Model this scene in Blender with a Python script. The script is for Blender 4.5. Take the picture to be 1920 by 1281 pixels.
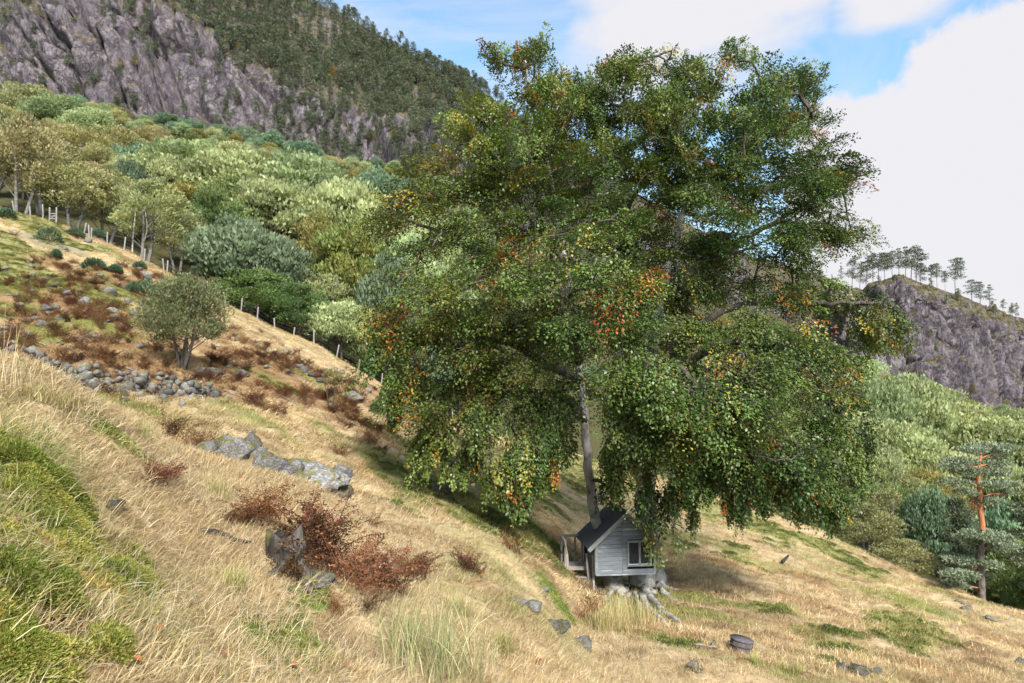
import bpy, bmesh, math, random
import numpy as np
from mathutils import Vector, Matrix

for o in list(bpy.data.objects):
    bpy.data.objects.remove(o)
scene = bpy.context.scene
COL = scene.collection
R = math.radians

# ------------------------------------------------------------------ camera, sky, sun, exposure
F, CX, CY, HORIZON = 1280.0, 960.0, 640.5, 740.0        # photo pixels
PITCH = math.atan((HORIZON - CY) / F)
CP, SP = math.cos(PITCH), math.sin(PITCH)
cam_d = bpy.data.cameras.new('camera')
cam_d.lens, cam_d.sensor_width = 24.0, 36.0
cam_d.clip_start, cam_d.clip_end = 0.1, 5000.0
cam = bpy.data.objects.new('camera', cam_d)
cam.rotation_euler = (math.pi / 2 + PITCH, 0, 0)
COL.objects.link(cam)
scene.camera = cam

SUN_EL, SUN_AZ = R(38), R(164)          # azimuth clockwise from +Y (north = view direction)
sun_dir = Vector((math.sin(SUN_AZ) * math.cos(SUN_EL), math.cos(SUN_AZ) * math.cos(SUN_EL), math.sin(SUN_EL)))
sl = bpy.data.lights.new('sun', 'SUN')
sl.energy, sl.angle, sl.color = 4.9, R(13), (1.0, 0.955, 0.90)
so = bpy.data.objects.new('sun', sl)
so.rotation_euler = sun_dir.to_track_quat('Z', 'Y').to_euler()
COL.objects.link(so)

scene.view_settings.view_transform = 'Standard'
scene.view_settings.look = 'None'
scene.view_settings.exposure = 0.84
scene.view_settings.gamma = 1.0
scene.view_settings.use_curve_mapping = False
cy = scene.cycles
cy.max_bounces, cy.diffuse_bounces, cy.glossy_bounces = 4, 2, 1
cy.transmission_bounces, cy.transparent_max_bounces = 4, 8
cy.use_denoising = True
cy.denoiser = 'OPENIMAGEDENOISE'
cy.denoising_input_passes = 'RGB_ALBEDO_NORMAL'
cy.use_adaptive_sampling = True
cy.adaptive_threshold = 0.02
cy.caustics_reflective = cy.caustics_refractive = False


# ------------------------------------------------------------------ node helper
class NB:
    def __init__(self, nt):
        self.nt = nt
        nt.nodes.clear()

    def n(self, t, **kw):
        nd = self.nt.nodes.new(t)
        for k, v in kw.items():
            setattr(nd, k, v)
        return nd

    def put(self, sock, v):
        if isinstance(v, bpy.types.NodeSocket):
            self.nt.links.new(v, sock)
        elif v is not None:
            if hasattr(sock, 'default_value') and isinstance(v, (tuple, list)) and len(v) == 3 and sock.type == 'RGBA':
                v = (*v, 1)
            sock.default_value = v

    def noise(self, scale, detail=4, rough=0.55, vec=None, dist=0.0, color=False):
        nd = self.n('ShaderNodeTexNoise')
        nd.inputs['Scale'].default_value = scale
        nd.inputs['Detail'].default_value = detail
        nd.inputs['Roughness'].default_value = rough
        nd.inputs['Distortion'].default_value = dist
        self.put(nd.inputs['Vector'], vec)
        return nd.outputs['Color' if color else 0]

    def vor(self, scale, vec=None, feature='F1', out='Distance', rnd=1.0):
        nd = self.n('ShaderNodeTexVoronoi', feature=feature)
        nd.inputs['Scale'].default_value = scale
        nd.inputs['Randomness'].default_value = rnd
        self.put(nd.inputs['Vector'], vec)
        return nd.outputs[out]

    def ramp(self, fac, stops, interp='LINEAR'):
        nd = self.n('ShaderNodeValToRGB')
        cr = nd.color_ramp
        cr.interpolation = interp
        while len(cr.elements) < len(stops):
            cr.elements.new(0.5)
        for e, (p, c) in zip(cr.elements, stops):
            e.position = p
            e.color = (c, c, c, 1) if not isinstance(c, (tuple, list)) else (*c, 1)
        self.put(nd.inputs[0], fac)
        return nd.outputs[0]

    def mix(self, fac, a, b, mode='MIX'):
        nd = self.n('ShaderNodeMix', data_type='RGBA', blend_type=mode)
        self.put(nd.inputs[0], fac)
        self.put(nd.inputs[6], a)
        self.put(nd.inputs[7], b)
        return nd.outputs[2]

    def math(self, op, a, b=None, c=None, clamp=False):
        nd = self.n('ShaderNodeMath', operation=op, use_clamp=clamp)
        self.put(nd.inputs[0], a)
        if b is not None: self.put(nd.inputs[1], b)
        if c is not None: self.put(nd.inputs[2], c)
        return nd.outputs[0]

    def attr(self, name, kind='GEOMETRY', out='Color'):
        nd = self.n('ShaderNodeAttribute', attribute_type=kind, attribute_name=name)
        return nd.outputs[out]

    def coord(self, which='Object'):
        return self.n('ShaderNodeTexCoord').outputs[which]

    def mapping(self, vec, scale=(1, 1, 1), rot=(0, 0, 0), loc=(0, 0, 0)):
        nd = self.n('ShaderNodeMapping')
        self.put(nd.inputs['Vector'], vec)
        nd.inputs['Scale'].default_value = scale
        nd.inputs['Rotation'].default_value = rot
        nd.inputs['Location'].default_value = loc
        return nd.outputs[0]

    def vmath(self, op, a, b=None, out=0):
        nd = self.n('ShaderNodeVectorMath', operation=op)
        self.put(nd.inputs[0], a)
        if b is not None: self.put(nd.inputs[1], b)
        return nd.outputs[out]

    def bump(self, h, strength=0.5, dist=0.02):
        nd = self.n('ShaderNodeBump')
        nd.inputs['Strength'].default_value = strength
        nd.inputs['Distance'].default_value = dist
        self.put(nd.inputs['Height'], h)
        return nd.outputs[0]

    def bsdf(self, color, rough=0.85, spec=0.25, normal=None, **kw):
        nd = self.n('ShaderNodeBsdfPrincipled')
        self.put(nd.inputs['Base Color'], color)
        self.put(nd.inputs['Roughness'], rough)
        nd.inputs['Specular IOR Level'].default_value = spec
        self.put(nd.inputs['Normal'], normal)
        for k, v in kw.items():
            self.put(nd.inputs[k], v)
        return nd.outputs[0]

    def out(self, sh):
        o = self.n('ShaderNodeOutputMaterial')
        self.nt.links.new(sh, o.inputs[0])


def mat(name):
    m = bpy.data.materials.new(name)
    m.use_nodes = True
    return m, NB(m.node_tree)


# ------------------------------------------------------------------ world: Nishita sky with clouds
def pix_dir(px, py):
    cx, cyv = (px - CX) / F, (CY - py) / F
    v = Vector((cx, CP - cyv * SP, SP + cyv * CP))
    return v.normalized()


world = bpy.data.worlds.new('World')
scene.world = world
world.use_nodes = True
b = NB(world.node_tree)
sky = b.n('ShaderNodeTexSky', sky_type='NISHITA')
sky.sun_disc = False
sky.sun_elevation, sky.sun_rotation = SUN_EL, SUN_AZ
sky.air_density, sky.dust_density, sky.ozone_density = 1.0, 0.6, 2.0
dirv = b.n('ShaderNodeTexCoord').outputs['Generated']
# soft billows that roughen each cloud bank's edge
edge = b.noise(6.5, 8, 0.55, dirv)
edge2 = b.noise(3.0, 5, 0.55, b.mapping(dirv, (1, 1, 2.2)))


def bank(px, py, radius, width, rough, nz):
    c = pix_dir(px, py)
    dot = b.vmath('DOT_PRODUCT', dirv, tuple(c), out=1)
    ang = b.math('ARCCOSINE', dot)
    d = b.math('ADD', ang, b.math('MULTIPLY', b.math('SUBTRACT', nz, 0.5), rough))
    mr = b.n('ShaderNodeMapRange', interpolation_type='SMOOTHSTEP')
    b.put(mr.inputs[0], d)
    mr.inputs[1].default_value, mr.inputs[2].default_value = radius, radius - width
    return mr.outputs[0]


cumulus = bank(1985, 520, 0.335, 0.025, 0.22, edge)
band = bank(1360, -70, 0.21, 0.09, 0.34, edge2)
band2 = bank(1690, -40, 0.12, 0.06, 0.22, edge2)
wisp = b.noise(2.3, 6, 0.6, b.mapping(dirv, (1, 1, 2.6), (0.3, 0.5, 0.2)), dist=0.6)
wisps = b.ramp(wisp, [(0.36, 0.12), (0.60, 0.8)])
low = b.n('ShaderNodeMapRange')
sep = b.n('ShaderNodeSeparateXYZ'); b.put(sep.inputs[0], dirv)
b.put(low.inputs[0], sep.outputs[2])
low.inputs[1].default_value, low.inputs[2].default_value = 0.42, 0.10
low.inputs[3].default_value, low.inputs[4].default_value = 0.0, 0.55
cover = b.math('MAXIMUM', cumulus, band)
cover = b.math('MAXIMUM', cover, band2)
cover = b.math('MAXIMUM', cover, wisps)
cover = b.math('MAXIMUM', cover, low.outputs[0])
skyc = b.mix(1.0, sky.outputs[0], (1.4, 1.78, 1.75), 'MULTIPLY')
col = b.mix(cover, skyc, (4.85, 4.8, 5.05))
bg = b.n('ShaderNodeBackground')
b.put(bg.inputs[0], col)
bg.inputs[1].default_value = 0.1
wo = b.n('ShaderNodeOutputWorld')
b.nt.links.new(bg.outputs[0], wo.inputs[0])


# ------------------------------------------------------------------ numpy noise
def _hash(ix, iy, seed):
    ix, iy = np.atleast_1d(ix), np.atleast_1d(iy)
    h = (ix.astype(np.int64) * 374761393 + iy.astype(np.int64) * 668265263 + seed * 1442695041) & 0xFFFFFFFF
    h = ((h ^ (h >> 13)) * 1274126177) & 0xFFFFFFFF
    h = ((h ^ (h >> 16)) * 2246822519) & 0xFFFFFFFF
    return ((h ^ (h >> 15)) & 0xFFFFFF) / float(0x1000000)


def vnoise(x, y, seed=0):
    x, y = np.asarray(x, float), np.asarray(y, float)
    ix, iy = np.floor(x), np.floor(y)
    fx, fy = x - ix, y - iy
    ux, uy = fx * fx * fx * (fx * (fx * 6 - 15) + 10), fy * fy * fy * (fy * (fy * 6 - 15) + 10)
    a, c = _hash(ix, iy, seed), _hash(ix + 1, iy, seed)
    d, e = _hash(ix, iy + 1, seed), _hash(ix + 1, iy + 1, seed)
    return (a * (1 - ux) + c * ux) * (1 - uy) + (d * (1 - ux) + e * ux) * uy


def fbm(x, y, octv=4, seed=0, gain=0.5):
    s, amp, tot = 0, 1.0, 0
    for i in range(octv):
        s = s + amp * vnoise(x * 2 ** i + 17.3 * i, y * 2 ** i - 9.1 * i, seed + i)
        tot += amp
        amp *= gain
    return s / tot


def worley(x, y, seed=0, tilt=False):
    ix, iy = np.floor(x), np.floor(y)
    f1 = np.full(x.shape, 9.0); f2 = np.full(x.shape, 9.0); cid = np.zeros(x.shape); tl = np.zeros(x.shape)
    for dx in (-1, 0, 1):
        for dy in (-1, 0, 1):
            cx_, cy_ = ix + dx, iy + dy
            px_ = cx_ + _hash(cx_, cy_, seed); py_ = cy_ + _hash(cx_, cy_, seed + 7)
            d = np.hypot(x - px_, y - py_)
            near = d < f1
            f2 = np.where(near, f1, np.minimum(f2, d))
            cid = np.where(near, _hash(cx_, cy_, seed + 13), cid)
            if tilt: tl = np.where(near, (x - px_) * (_hash(cx_, cy_, seed + 17) - 0.5) + (y - py_) * (_hash(cx_, cy_, seed + 19) - 0.35), tl)
            f1 = np.where(near, d, f1)
    return (f1, f2, cid, tl) if tilt else (f1, f2, cid)


def smooth(e0, e1, x):
    t = np.clip((x - e0) / (e1 - e0), 0, 1)
    return t * t * (3 - 2 * t)


# ------------------------------------------------------------------ mesh + object helpers
def np_mesh(name, verts, faces, mat=None, smooth_=False, face_col=None, point_attr=None, face_mat=None, mats=None):
    verts = np.asarray(verts, np.float32).reshape(-1, 3)
    me = bpy.data.meshes.new(name)
    groups = faces if isinstance(faces, list) else [faces]
    groups = [np.asarray(g, np.int32) for g in groups if len(g)]
    nf = sum(len(g) for g in groups)
    nl = sum(g.size for g in groups)
    me.vertices.add(len(verts)); me.vertices.foreach_set('co', verts.ravel())
    me.loops.add(nl); me.loops.foreach_set('vertex_index', np.concatenate([g.ravel() for g in groups]))
    me.polygons.add(nf)
    tot = np.concatenate([np.full(len(g), g.shape[1], np.int32) for g in groups])
    st = np.concatenate([[0], np.cumsum(tot)[:-1]]).astype(np.int32)
    me.polygons.foreach_set('loop_start', st)
    me.polygons.foreach_set('loop_total', tot)
    if smooth_:
        me.polygons.foreach_set('use_smooth', np.ones(nf, bool))
    if face_col is not None:
        a = me.attributes.new('tint', 'FLOAT_COLOR', 'FACE')
        fc = np.ones((nf, 4), np.float32); fc[:, :3] = face_col
        a.data.foreach_set('color', fc.ravel())
    for k, v in (point_attr or {}).items():
        v = np.asarray(v, np.float32)
        if v.ndim == 1:
            a = me.attributes.new(k, 'FLOAT', 'POINT'); a.data.foreach_set('value', v)
        else:
            a = me.attributes.new(k, 'FLOAT_COLOR', 'POINT')
            pc = np.ones((len(v), 4), np.float32); pc[:, :3] = v
            a.data.foreach_set('color', pc.ravel())
    for m in (mats or ([mat] if mat else [])):
        me.materials.append(m)
    if face_mat is not None:
        me.polygons.foreach_set('material_index', np.asarray(face_mat, np.int32))
    me.update(calc_edges=True)
    me.validate()
    return me


def link(name, data, parent=None, loc=None, rot=None, scale=None):
    o = bpy.data.objects.new(name, data)
    COL.objects.link(o)
    if parent is not None: o.parent = parent
    if loc is not None: o.location = loc
    if rot is not None: o.rotation_euler = rot
    if scale is not None: o.scale = scale if hasattr(scale, '__len__') else (scale,) * 3
    return o


def tag(o, label=None, cat=None, group=None, kind=None):
    if label: o['label'] = label
    if cat: o['category'] = cat
    if group: o['group'] = group
    if kind: o['kind'] = kind
    return o


def thing(name, label, cat, loc=(0, 0, 0), rotz=0.0, group=None):
    return tag(link(name, None, None, loc, (0, 0, rotz)), label, cat, group)


class Acc:
    """collects tubes, boxes and quads into one mesh"""
    def __init__(self):
        self.v, self.q, self.t, self.n = [], [], [], 0

    def add(self, v, q=None, t=None):
        v = np.asarray(v, float).reshape(-1, 3)
        if q is not None and len(q): self.q.append(np.asarray(q) + self.n)
        if t is not None and len(t): self.t.append(np.asarray(t) + self.n)
        self.v.append(v); self.n += len(v)

    def tube(self, pts, rad, sides=6, cap=True, lobes=None, seed=0, rough=0.0):
        pts = np.asarray(pts, float); rad = np.broadcast_to(np.asarray(rad, float), (len(pts),)).copy()
        tg = np.gradient(pts, axis=0); tg /= np.linalg.norm(tg, axis=1)[:, None] + 1e-9
        up = np.array([0.13, 0.21, 0.97]) if abs(tg[0, 2]) < 0.9 else np.array([0.97, 0.2, 0.1])
        a = np.cross(tg, up); a /= np.linalg.norm(a, axis=1)[:, None] + 1e-9
        bb = np.cross(tg, a)
        th = np.linspace(0, 2 * np.pi, sides, endpoint=False)
        rr = rad[:, None] * np.ones(sides)[None]
        if lobes is not None:
            k, amp = lobes           # amp per point
            ph = seed * 1.7
            rr = rr * (1 + np.asarray(amp)[:, None] * (0.6 * np.cos(k * th + ph) + 0.4 * np.cos((k + 2) * th + 2 * ph))[None])
        if rough:
            ii, jj = np.meshgrid(np.arange(len(pts)), np.arange(sides), indexing='ij')
            rr = rr * (1 + rough * (_hash(ii, jj, seed + 3) - 0.5) * 2)
        v = pts[:, None] + rr[..., None] * (np.cos(th)[None, :, None] * a[:, None] + np.sin(th)[None, :, None] * bb[:, None])
        i = np.arange(len(pts) - 1)[:, None] * sides; j = np.arange(sides)[None]; j2 = (j + 1) % sides
        q = np.stack([i + j, i + j2, i + sides + j2, i + sides + j], -1).reshape(-1, 4)
        v = v.reshape(-1, 3); t = None
        if cap:
            n0 = len(v); v = np.vstack([v, pts[0], pts[-1]])
            jj = np.arange(sides); j2 = (jj + 1) % sides; e = (len(pts) - 1) * sides
            t = np.vstack([np.stack([j2, jj, np.full(sides, n0)], 1), np.stack([e + jj, e + j2, np.full(sides, n0 + 1)], 1)])
        self.add(v, q, t)

    def box(self, c, s, rot=None, jitter=0.0, rng=None):
        c, s = np.asarray(c, float), np.asarray(s, float) / 2
        v = np.array([[x, y, z] for x in (-1, 1) for y in (-1, 1) for z in (-1, 1)], float) * s
        if jitter: v = v + (rng or np.random).uniform(-jitter, jitter, v.shape)
        if rot is not None: v = v @ np.asarray(rot).T
        self.add(v + c, [[0, 1, 3, 2], [4, 6, 7, 5], [0, 4, 5, 1], [2, 3, 7, 6], [0, 2, 6, 4], [1, 5, 7, 3]])

    def mesh(self, name, m=None, smooth_=True, **kw):
        fs = []
        if self.q: fs.append(np.concatenate(self.q))
        if self.t: fs.append(np.concatenate(self.t))
        return np_mesh(name, np.concatenate(self.v), fs, m, smooth_, **kw)


def leaf_quads(pos, axis, nrm, length, width, fold=0.18):
    """rhombic leaves: pos = base (N,3)"""
    axis = axis / (np.linalg.norm(axis, axis=1)[:, None] + 1e-9)
    side = np.cross(axis, nrm); side /= np.linalg.norm(side, axis=1)[:, None] + 1e-9
    n2 = np.cross(side, axis)
    L, W = np.asarray(length)[:, None], np.asarray(width)[:, None]
    mid = pos + axis * L * 0.48 + n2 * W * fold
    v = np.stack([pos, mid + side * W * 0.5, pos + axis * L - n2 * W * fold * 0.5, mid - side * W * 0.5], 1).reshape(-1, 3)
    q = np.arange(len(pos) * 4).reshape(-1, 4)
    return v, q


def rnd_unit(rng, n):
    v = rng.normal(size=(n, 3))
    return v / np.linalg.norm(v, axis=1)[:, None]


# ------------------------------------------------------------------ the shape of the ground
def tz_of(py):
    c = (CY - np.asarray(py, float)) / F
    return (SP + c * CP) / (CP - c * SP)


def ray(px, py):
    cx, c = (px - CX) / F, (CY - py) / F
    dn = CP - c * SP
    return cx / dn, (SP + c * CP) / dn          # x/y, z/y


def P(px, py, D):
    ax, tz = ray(px, py)
    return np.array([ax * D, D, tz * D])


def pchip(x, y, xq):
    x, y = np.asarray(x, float), np.asarray(y, float)
    h = np.diff(x); d = (np.diff(y, axis=0).T / h).T
    m = np.zeros_like(y)
    w1, w2 = 2 * h[1:] + h[:-1], h[1:] + 2 * h[:-1]
    sh = (slice(None),) + (None,) * (y.ndim - 1)
    with np.errstate(divide='ignore', invalid='ignore'):
        mm = (w1 + w2)[sh] / (w1[sh] / d[:-1] + w2[sh] / d[1:])
    m[1:-1] = np.where(d[:-1] * d[1:] > 0, mm, 0)
    m[0], m[-1] = d[0], d[-1]
    i = np.clip(np.searchsorted(x, xq) - 1, 0, len(x) - 2)
    t = ((xq - x[i]) / h[i])[sh]; hh = h[i][sh]
    return ((1 + 2 * t) * (1 - t) ** 2 * y[i] + t * (1 - t) ** 2 * hh * m[i] + t * t * (3 - 2 * t) * y[i + 1] + t * t * (t - 1) * hh * m[i + 1])


COLS = {
    -1100: [(4, 560), (6, 440), (10, 420), (28, 400), (45, 240), (66, 130), (80, 130), (150, 60), (220, 0)],
    -400: [(3.2, 830), (5, 650), (7, 600), (10, 620), (20, 600), (28, 540), (45, 400), (60, 310), (66, 295), (80, 300), (150, 190), (225, 100)],
    0: [(2.2, 1281), (3.2, 985), (4.2, 822), (5.6, 718), (7.5, 722), (11, 770), (18, 738), (26, 708), (30, 655), (38, 575), (46, 505), (53, 458), (59, 432), (65, 393), (75, 402), (105, 335), (150, 262), (225, 170)],
    200: [(2.55, 1281), (3.6, 1040), (4.6, 905), (6, 795), (8, 805), (12, 840), (18, 800), (24, 738), (28, 700), (34, 640), (42, 577), (52, 517), (60, 477), (66, 458), (75, 465), (105, 370), (150, 300), (225, 215)],
    400: [(3, 1281), (4.5, 1060), (5.7, 950), (7.5, 872), (9.5, 866), (13, 852), (17, 825), (23, 765), (29, 715), (34, 690), (42, 635), (52, 590), (66, 562), (75, 565), (105, 430), (150, 340), (225, 262)],
    600: [(3.6, 1281), (5.2, 1090), (6.5, 1010), (8.5, 948), (10.5, 950), (13, 928), (17, 890), (22, 845), (28, 790), (36, 738), (46, 695), (56, 670), (66, 655), (75, 660), (90, 575), (110, 480), (150, 385), (225, 300)],
    800: [(4.5, 1281), (6.5, 1130), (9, 1035), (12, 982), (14, 992), (18, 967), (22, 935), (28, 890), (36, 845), (46, 805), (56, 782), (66, 768), (76, 778), (100, 650), (150, 475), (225, 330)],
    1000: [(5.5, 1281), (8, 1165), (11, 1090), (14.5, 1046), (17, 1066), (20, 1052), (24, 1005), (28, 970), (36, 915), (48, 870), (66, 835), (78, 850), (110, 710), (160, 560), (225, 450)],
    1085: [(6.8, 1281), (10, 1212), (14, 1168), (17, 1143), (20, 1122), (22.5, 1104), (25, 1084), (28, 1045), (34, 990), (44, 925), (64, 855), (76, 872), (110, 755), (160, 600), (225, 490)],
    1170: [(8.2, 1281), (11, 1225), (14, 1190), (19, 1150), (22.5, 1122), (25, 1100), (28, 1060), (34, 1003), (44, 940), (62, 878), (75, 900), (110, 800), (160, 650), (225, 530)],
    1400: [(11, 1281), (14, 1240), (17, 1208), (22, 1150), (28, 1095), (36, 1035), (44, 987), (54, 952), (62, 970), (80, 960), (110, 870), (160, 710), (225, 570)],
    1600: [(14.5, 1281), (18, 1235), (24, 1170), (32, 1110), (42, 1057), (49, 1032), (58, 1070), (90, 970), (130, 845), (180, 740), (225, 690)],
    1800: [(18, 1281), (23, 1235), (30, 1182), (38, 1137), (43, 1122), (52, 1172), (80, 1065), (120, 925), (180, 805), (225, 770)],
    1920: [(21, 1281), (27, 1227), (33, 1187), (38, 1167), (47, 1215), (80, 1090), (120, 940), (170, 835), (225, 790)],
    2400: [(20, 1500), (26, 1420), (33, 1360), (45, 1400), (80, 1210), (120, 1010), (225, 830)],
    3400: [(20, 1900), (33, 1700), (45, 1600), (80, 1400), (120, 1150), (225, 900)],
}
LG = np.linspace(math.log(1.2), math.log(240), 320)
_pxs = np.array(sorted(COLS), float)
_axs = (_pxs - CX) / F
_T = []
for px_, ax_ in zip(_pxs, _axs):
    nodes = COLS[int(px_)]
    slope = -0.614 * min(ax_, 0) - 0.34 * max(ax_, 0)
    pre = [(d, -1.7 / d + slope - 0.12) for d in (1.2, 1.7, 2.4, 3.4, 5, 7, 10, 14) if d < nodes[0][0] * 0.72]
    pts_ = pre + [(d, float(tz_of(p))) for d, p in nodes]
    last = pts_[-1][1]
    pts_.append((241, last + 0.01))
    _T.append(pchip(np.log([p[0] for p in pts_]), np.array([p[1] for p in pts_]), LG))
AXG = np.linspace(_axs[0], _axs[-1], 420)
TG = pchip(_axs, np.array(_T), AXG)
for _ in range(30):
    TG[1:-1] = (TG[:-2] + 2 * TG[1:-1] + TG[2:]) / 4
for _ in range(2):
    TG[:, 1:-1] = (TG[:, :-2] + 2 * TG[:, 1:-1] + TG[:, 2:]) / 4


def H0(x, y):
    x, y = np.asarray(x, float), np.asarray(y, float)
    yc = np.clip(y, 1.2, 239.0)
    ax = np.clip(x / yc, AXG[0], AXG[-1])
    u = (ax - AXG[0]) / (AXG[1] - AXG[0]); v = (np.log(yc) - LG[0]) / (LG[1] - LG[0])
    i = np.clip(u.astype(int), 0, len(AXG) - 2); j = np.clip(v.astype(int), 0, len(LG) - 2)
    fu, fv = u - i, v - j
    t = (TG[i, j] * (1 - fu) + TG[i + 1, j] * fu) * (1 - fv) + (TG[i, j + 1] * (1 - fu) + TG[i + 1, j + 1] * fu) * fv
    return t * yc + 0.12 * np.clip(1.2 - y, 0, 50)


CA, SA = math.cos(R(-32)), math.sin(R(-32))


def Hd(x, y):
    """hummocks, tussocks and sheep terracing"""
    near = smooth(1.5, 9, y)
    far = smooth(14, 45, y)
    u, v = x * CA + y * SA, -x * SA + y * CA
    d = (fbm(x * 0.22, y * 0.22, 3, 5) - 0.5) * (0.18 + 0.55 * far)
    d = d + (fbm(u * 0.35, v * 0.9, 3, 11) - 0.5) * (0.16 + 0.44 * near)
    d = d + (fbm(u * 1.3, v * 2.3, 3, 21) - 0.5) * (0.18 + 0.20 * near)
    d = d + (vnoise(x * 6, y * 6, 31) - 0.5) * 0.045
    return d


def H(x, y):
    return H0(x, y) + Hd(np.asarray(x, float), np.asarray(y, float))


_DS = np.exp(np.linspace(math.log(1.4), math.log(232), 1800))


def hit(px, py, dmin=1.4, dmax=232):
    ax, tz = ray(px, py)
    ds = _DS[(_DS >= dmin) & (_DS <= dmax)]
    below = tz * ds < H(ax * ds, ds)
    k = int(np.argmax(below)) if below.any() else len(ds) - 1
    d = ds[k]
    return np.array([ax * d, d, ground(ax * d, d)])


def ground(x, y):
    return float(H(np.array([x]), np.array([y]))[0])


# ground-cover patches: (px, py, rx, ry) in the photograph, turned into places on the ground
class Patch:
    def __init__(self, px, py, rx, ry, seed=0, hard=0.35, aniso=True, dmin=1.4):
        c = hit(px, py, dmin)
        self.c = c[:2]; D = c[1]
        self.D = D
        u = np.array([rx / F * D, 0])
        a, z = hit(px, py - ry * 0.7, D * 0.8), hit(px, py + ry * 0.7, dmin)
        dep = np.clip(abs(a[1] - z[1]) / 1.4, rx / F * D * 0.25, rx / F * D * 3)
        v = np.array([c[0] / D * dep, dep])
        self.M = np.linalg.inv(np.stack([u, v], 1))
        self.seed, self.hard, self.aniso = seed, hard, aniso

    def __call__(self, x, y):
        q0 = self.M[0, 0] * (x - self.c[0]) + self.M[0, 1] * (y - self.c[1])
        q1 = self.M[1, 0] * (x - self.c[0]) + self.M[1, 1] * (y - self.c[1])
        r = np.hypot(q0, q1)
        s = 4.0 / max(self.D, 3)
        u, v = x * CA + y * SA, -x * SA + y * CA
        n = fbm(u * 1.0 * s + 3, v * 2.6 * s, 4, 70 + self.seed) if self.aniso else fbm(x * 1.6 * s, y * 1.6 * s, 4, 70 + self.seed)
        n2 = fbm(u * 2.2 * s * 1.7, v * 5 * s * 1.7, 3, 170 + self.seed) if self.aniso else fbm(x * 6 * s, y * 6 * s, 3, 170 + self.seed)
        return smooth(1.05, 1.05 - self.hard, r + (n - 0.5) * 2.2 + (n2 - 0.5) * (2.4 if self.aniso else 1.6))


MOSS_NEAR = [Patch(60, 985, 120, 95, 1, 0.10, False), Patch(165, 1050, 75, 55, 2, 0.10, False), Patch(25, 1120, 90, 70, 13, 0.10, False), Patch(20, 1225, 95, 60, 3, 0.10, False), Patch(5, 880, 95, 50, 4, 0.10, False), Patch(110, 930, 75, 50, 15, 0.10, False), Patch(215, 1030, 70, 45, 17, 0.10, False), Patch(110, 1130, 90, 50, 18, 0.10, False)]
MOSS_PATCH = [Patch(205, 806, 40, 14, 5), Patch(120, 790, 30, 10, 6), Patch(585, 1122, 34, 20, 7, 0.2, False), Patch(1035, 1122, 30, 22, 9, 0.2, False),
              Patch(540, 1195, 60, 50, 10), Patch(480, 1170, 40, 30, 12)]
GREEN = [Patch(850, 935, 150, 30, 21), Patch(920, 968, 120, 26, 22), Patch(760, 925, 60, 18, 23), Patch(1005, 930, 60, 30, 24), Patch(1070, 880, 60, 40, 25),
         Patch(1300, 915, 60, 40, 26), Patch(1290, 1018, 40, 12, 27), Patch(1385, 1050, 30, 12, 28), Patch(1450, 990, 50, 20, 29), Patch(1570, 1035, 60, 22, 30),
         Patch(1610, 1065, 40, 14, 31), Patch(1690, 1185, 60, 36, 32), Patch(1745, 1180, 34, 36, 33), Patch(1570, 1212, 50, 26, 34), Patch(1445, 1138, 24, 10, 35),
         Patch(30, 480, 130, 60, 36), Patch(60, 520, 70, 30, 37), Patch(90, 440, 80, 16, 38), Patch(1245, 1200, 40, 12, 39), Patch(60, 415, 60, 14, 41), Patch(700, 700, 40, 16, 42),
         Patch(500, 715, 60, 10, 43), Patch(1360, 960, 50, 24, 44)]
RUST = [Patch(60, 640, 160, 40, 51), Patch(200, 610, 120, 40, 52), Patch(470, 660, 90, 40, 53), Patch(560, 700, 90, 34, 54), Patch(100, 560, 160, 30, 55), Patch(760, 780, 70, 24, 56),
        Patch(210, 560, 120, 50, 57), Patch(150, 690, 200, 40, 60), Patch(640, 760, 90, 30, 63), Patch(300, 560, 100, 40, 64)]
SOIL_SHADE = [Patch(960, 1010, 130, 22, 71), Patch(1050, 1050, 80, 30, 72), Patch(1290, 1120, 70, 20, 73), Patch(1110, 1105, 90, 24, 74), Patch(1300, 1165, 90, 24, 75), Patch(1200, 1125, 80, 20, 76), Patch(1840, 1245, 50, 16, 77)]  # bare soil, with the beech's shadow painted into the patches beneath its crown
PATHP = [Patch(60, 446, 110, 9, 81, 0.3, True)]


def pmax(ps, x, y):
    m = np.zeros(np.shape(x))
    for p in ps:
        m = np.maximum(m, p(x, y))
    return m


# ------------------------------------------------------------------ ground material + mesh
m_ground, b = mat('meadow_ground')
co = b.coord('Object')
big = b.noise(0.16, 5, 0.6, co)
streak = b.noise(1.3, 6, 0.65, b.mapping(co, (0.45, 1.6, 0.6), (0, 0, R(32))))
fine = b.noise(14, 6, 0.7, b.mapping(co, (0.5, 1.5, 1), (0, 0, R(32))))
vfine = b.noise(60, 4, 0.7, co)
straw = b.ramp(streak, [(0.25, (0.17, 0.108, 0.052)), (0.42, (0.36, 0.262, 0.142)), (0.58, (0.49, 0.375, 0.22)), (0.78, (0.58, 0.47, 0.305))])
straw = b.mix(b.ramp(big, [(0.45, 0.0), (0.68, 0.4)]), straw, (0.29, 0.265, 0.11))
straw = b.mix(b.ramp(fine, [(0.34, 0.65), (0.5, 0.0)]), straw, (0.10, 0.065, 0.028))
moss_c = b.ramp(fine, [(0.3, (0.04, 0.055, 0.012)), (0.5, (0.12, 0.155, 0.03)), (0.72, (0.23, 0.26, 0.075))])
rust_c = b.ramp(fine, [(0.3, (0.055, 0.028, 0.014)), (0.5, (0.17, 0.085, 0.035)), (0.72, (0.33, 0.20, 0.085))])
soil_shade_c = b.ramp(fine, [(0.3, (0.045, 0.028, 0.016)), (0.55, (0.15, 0.095, 0.045)), (0.75, (0.26, 0.18, 0.085))])
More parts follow.
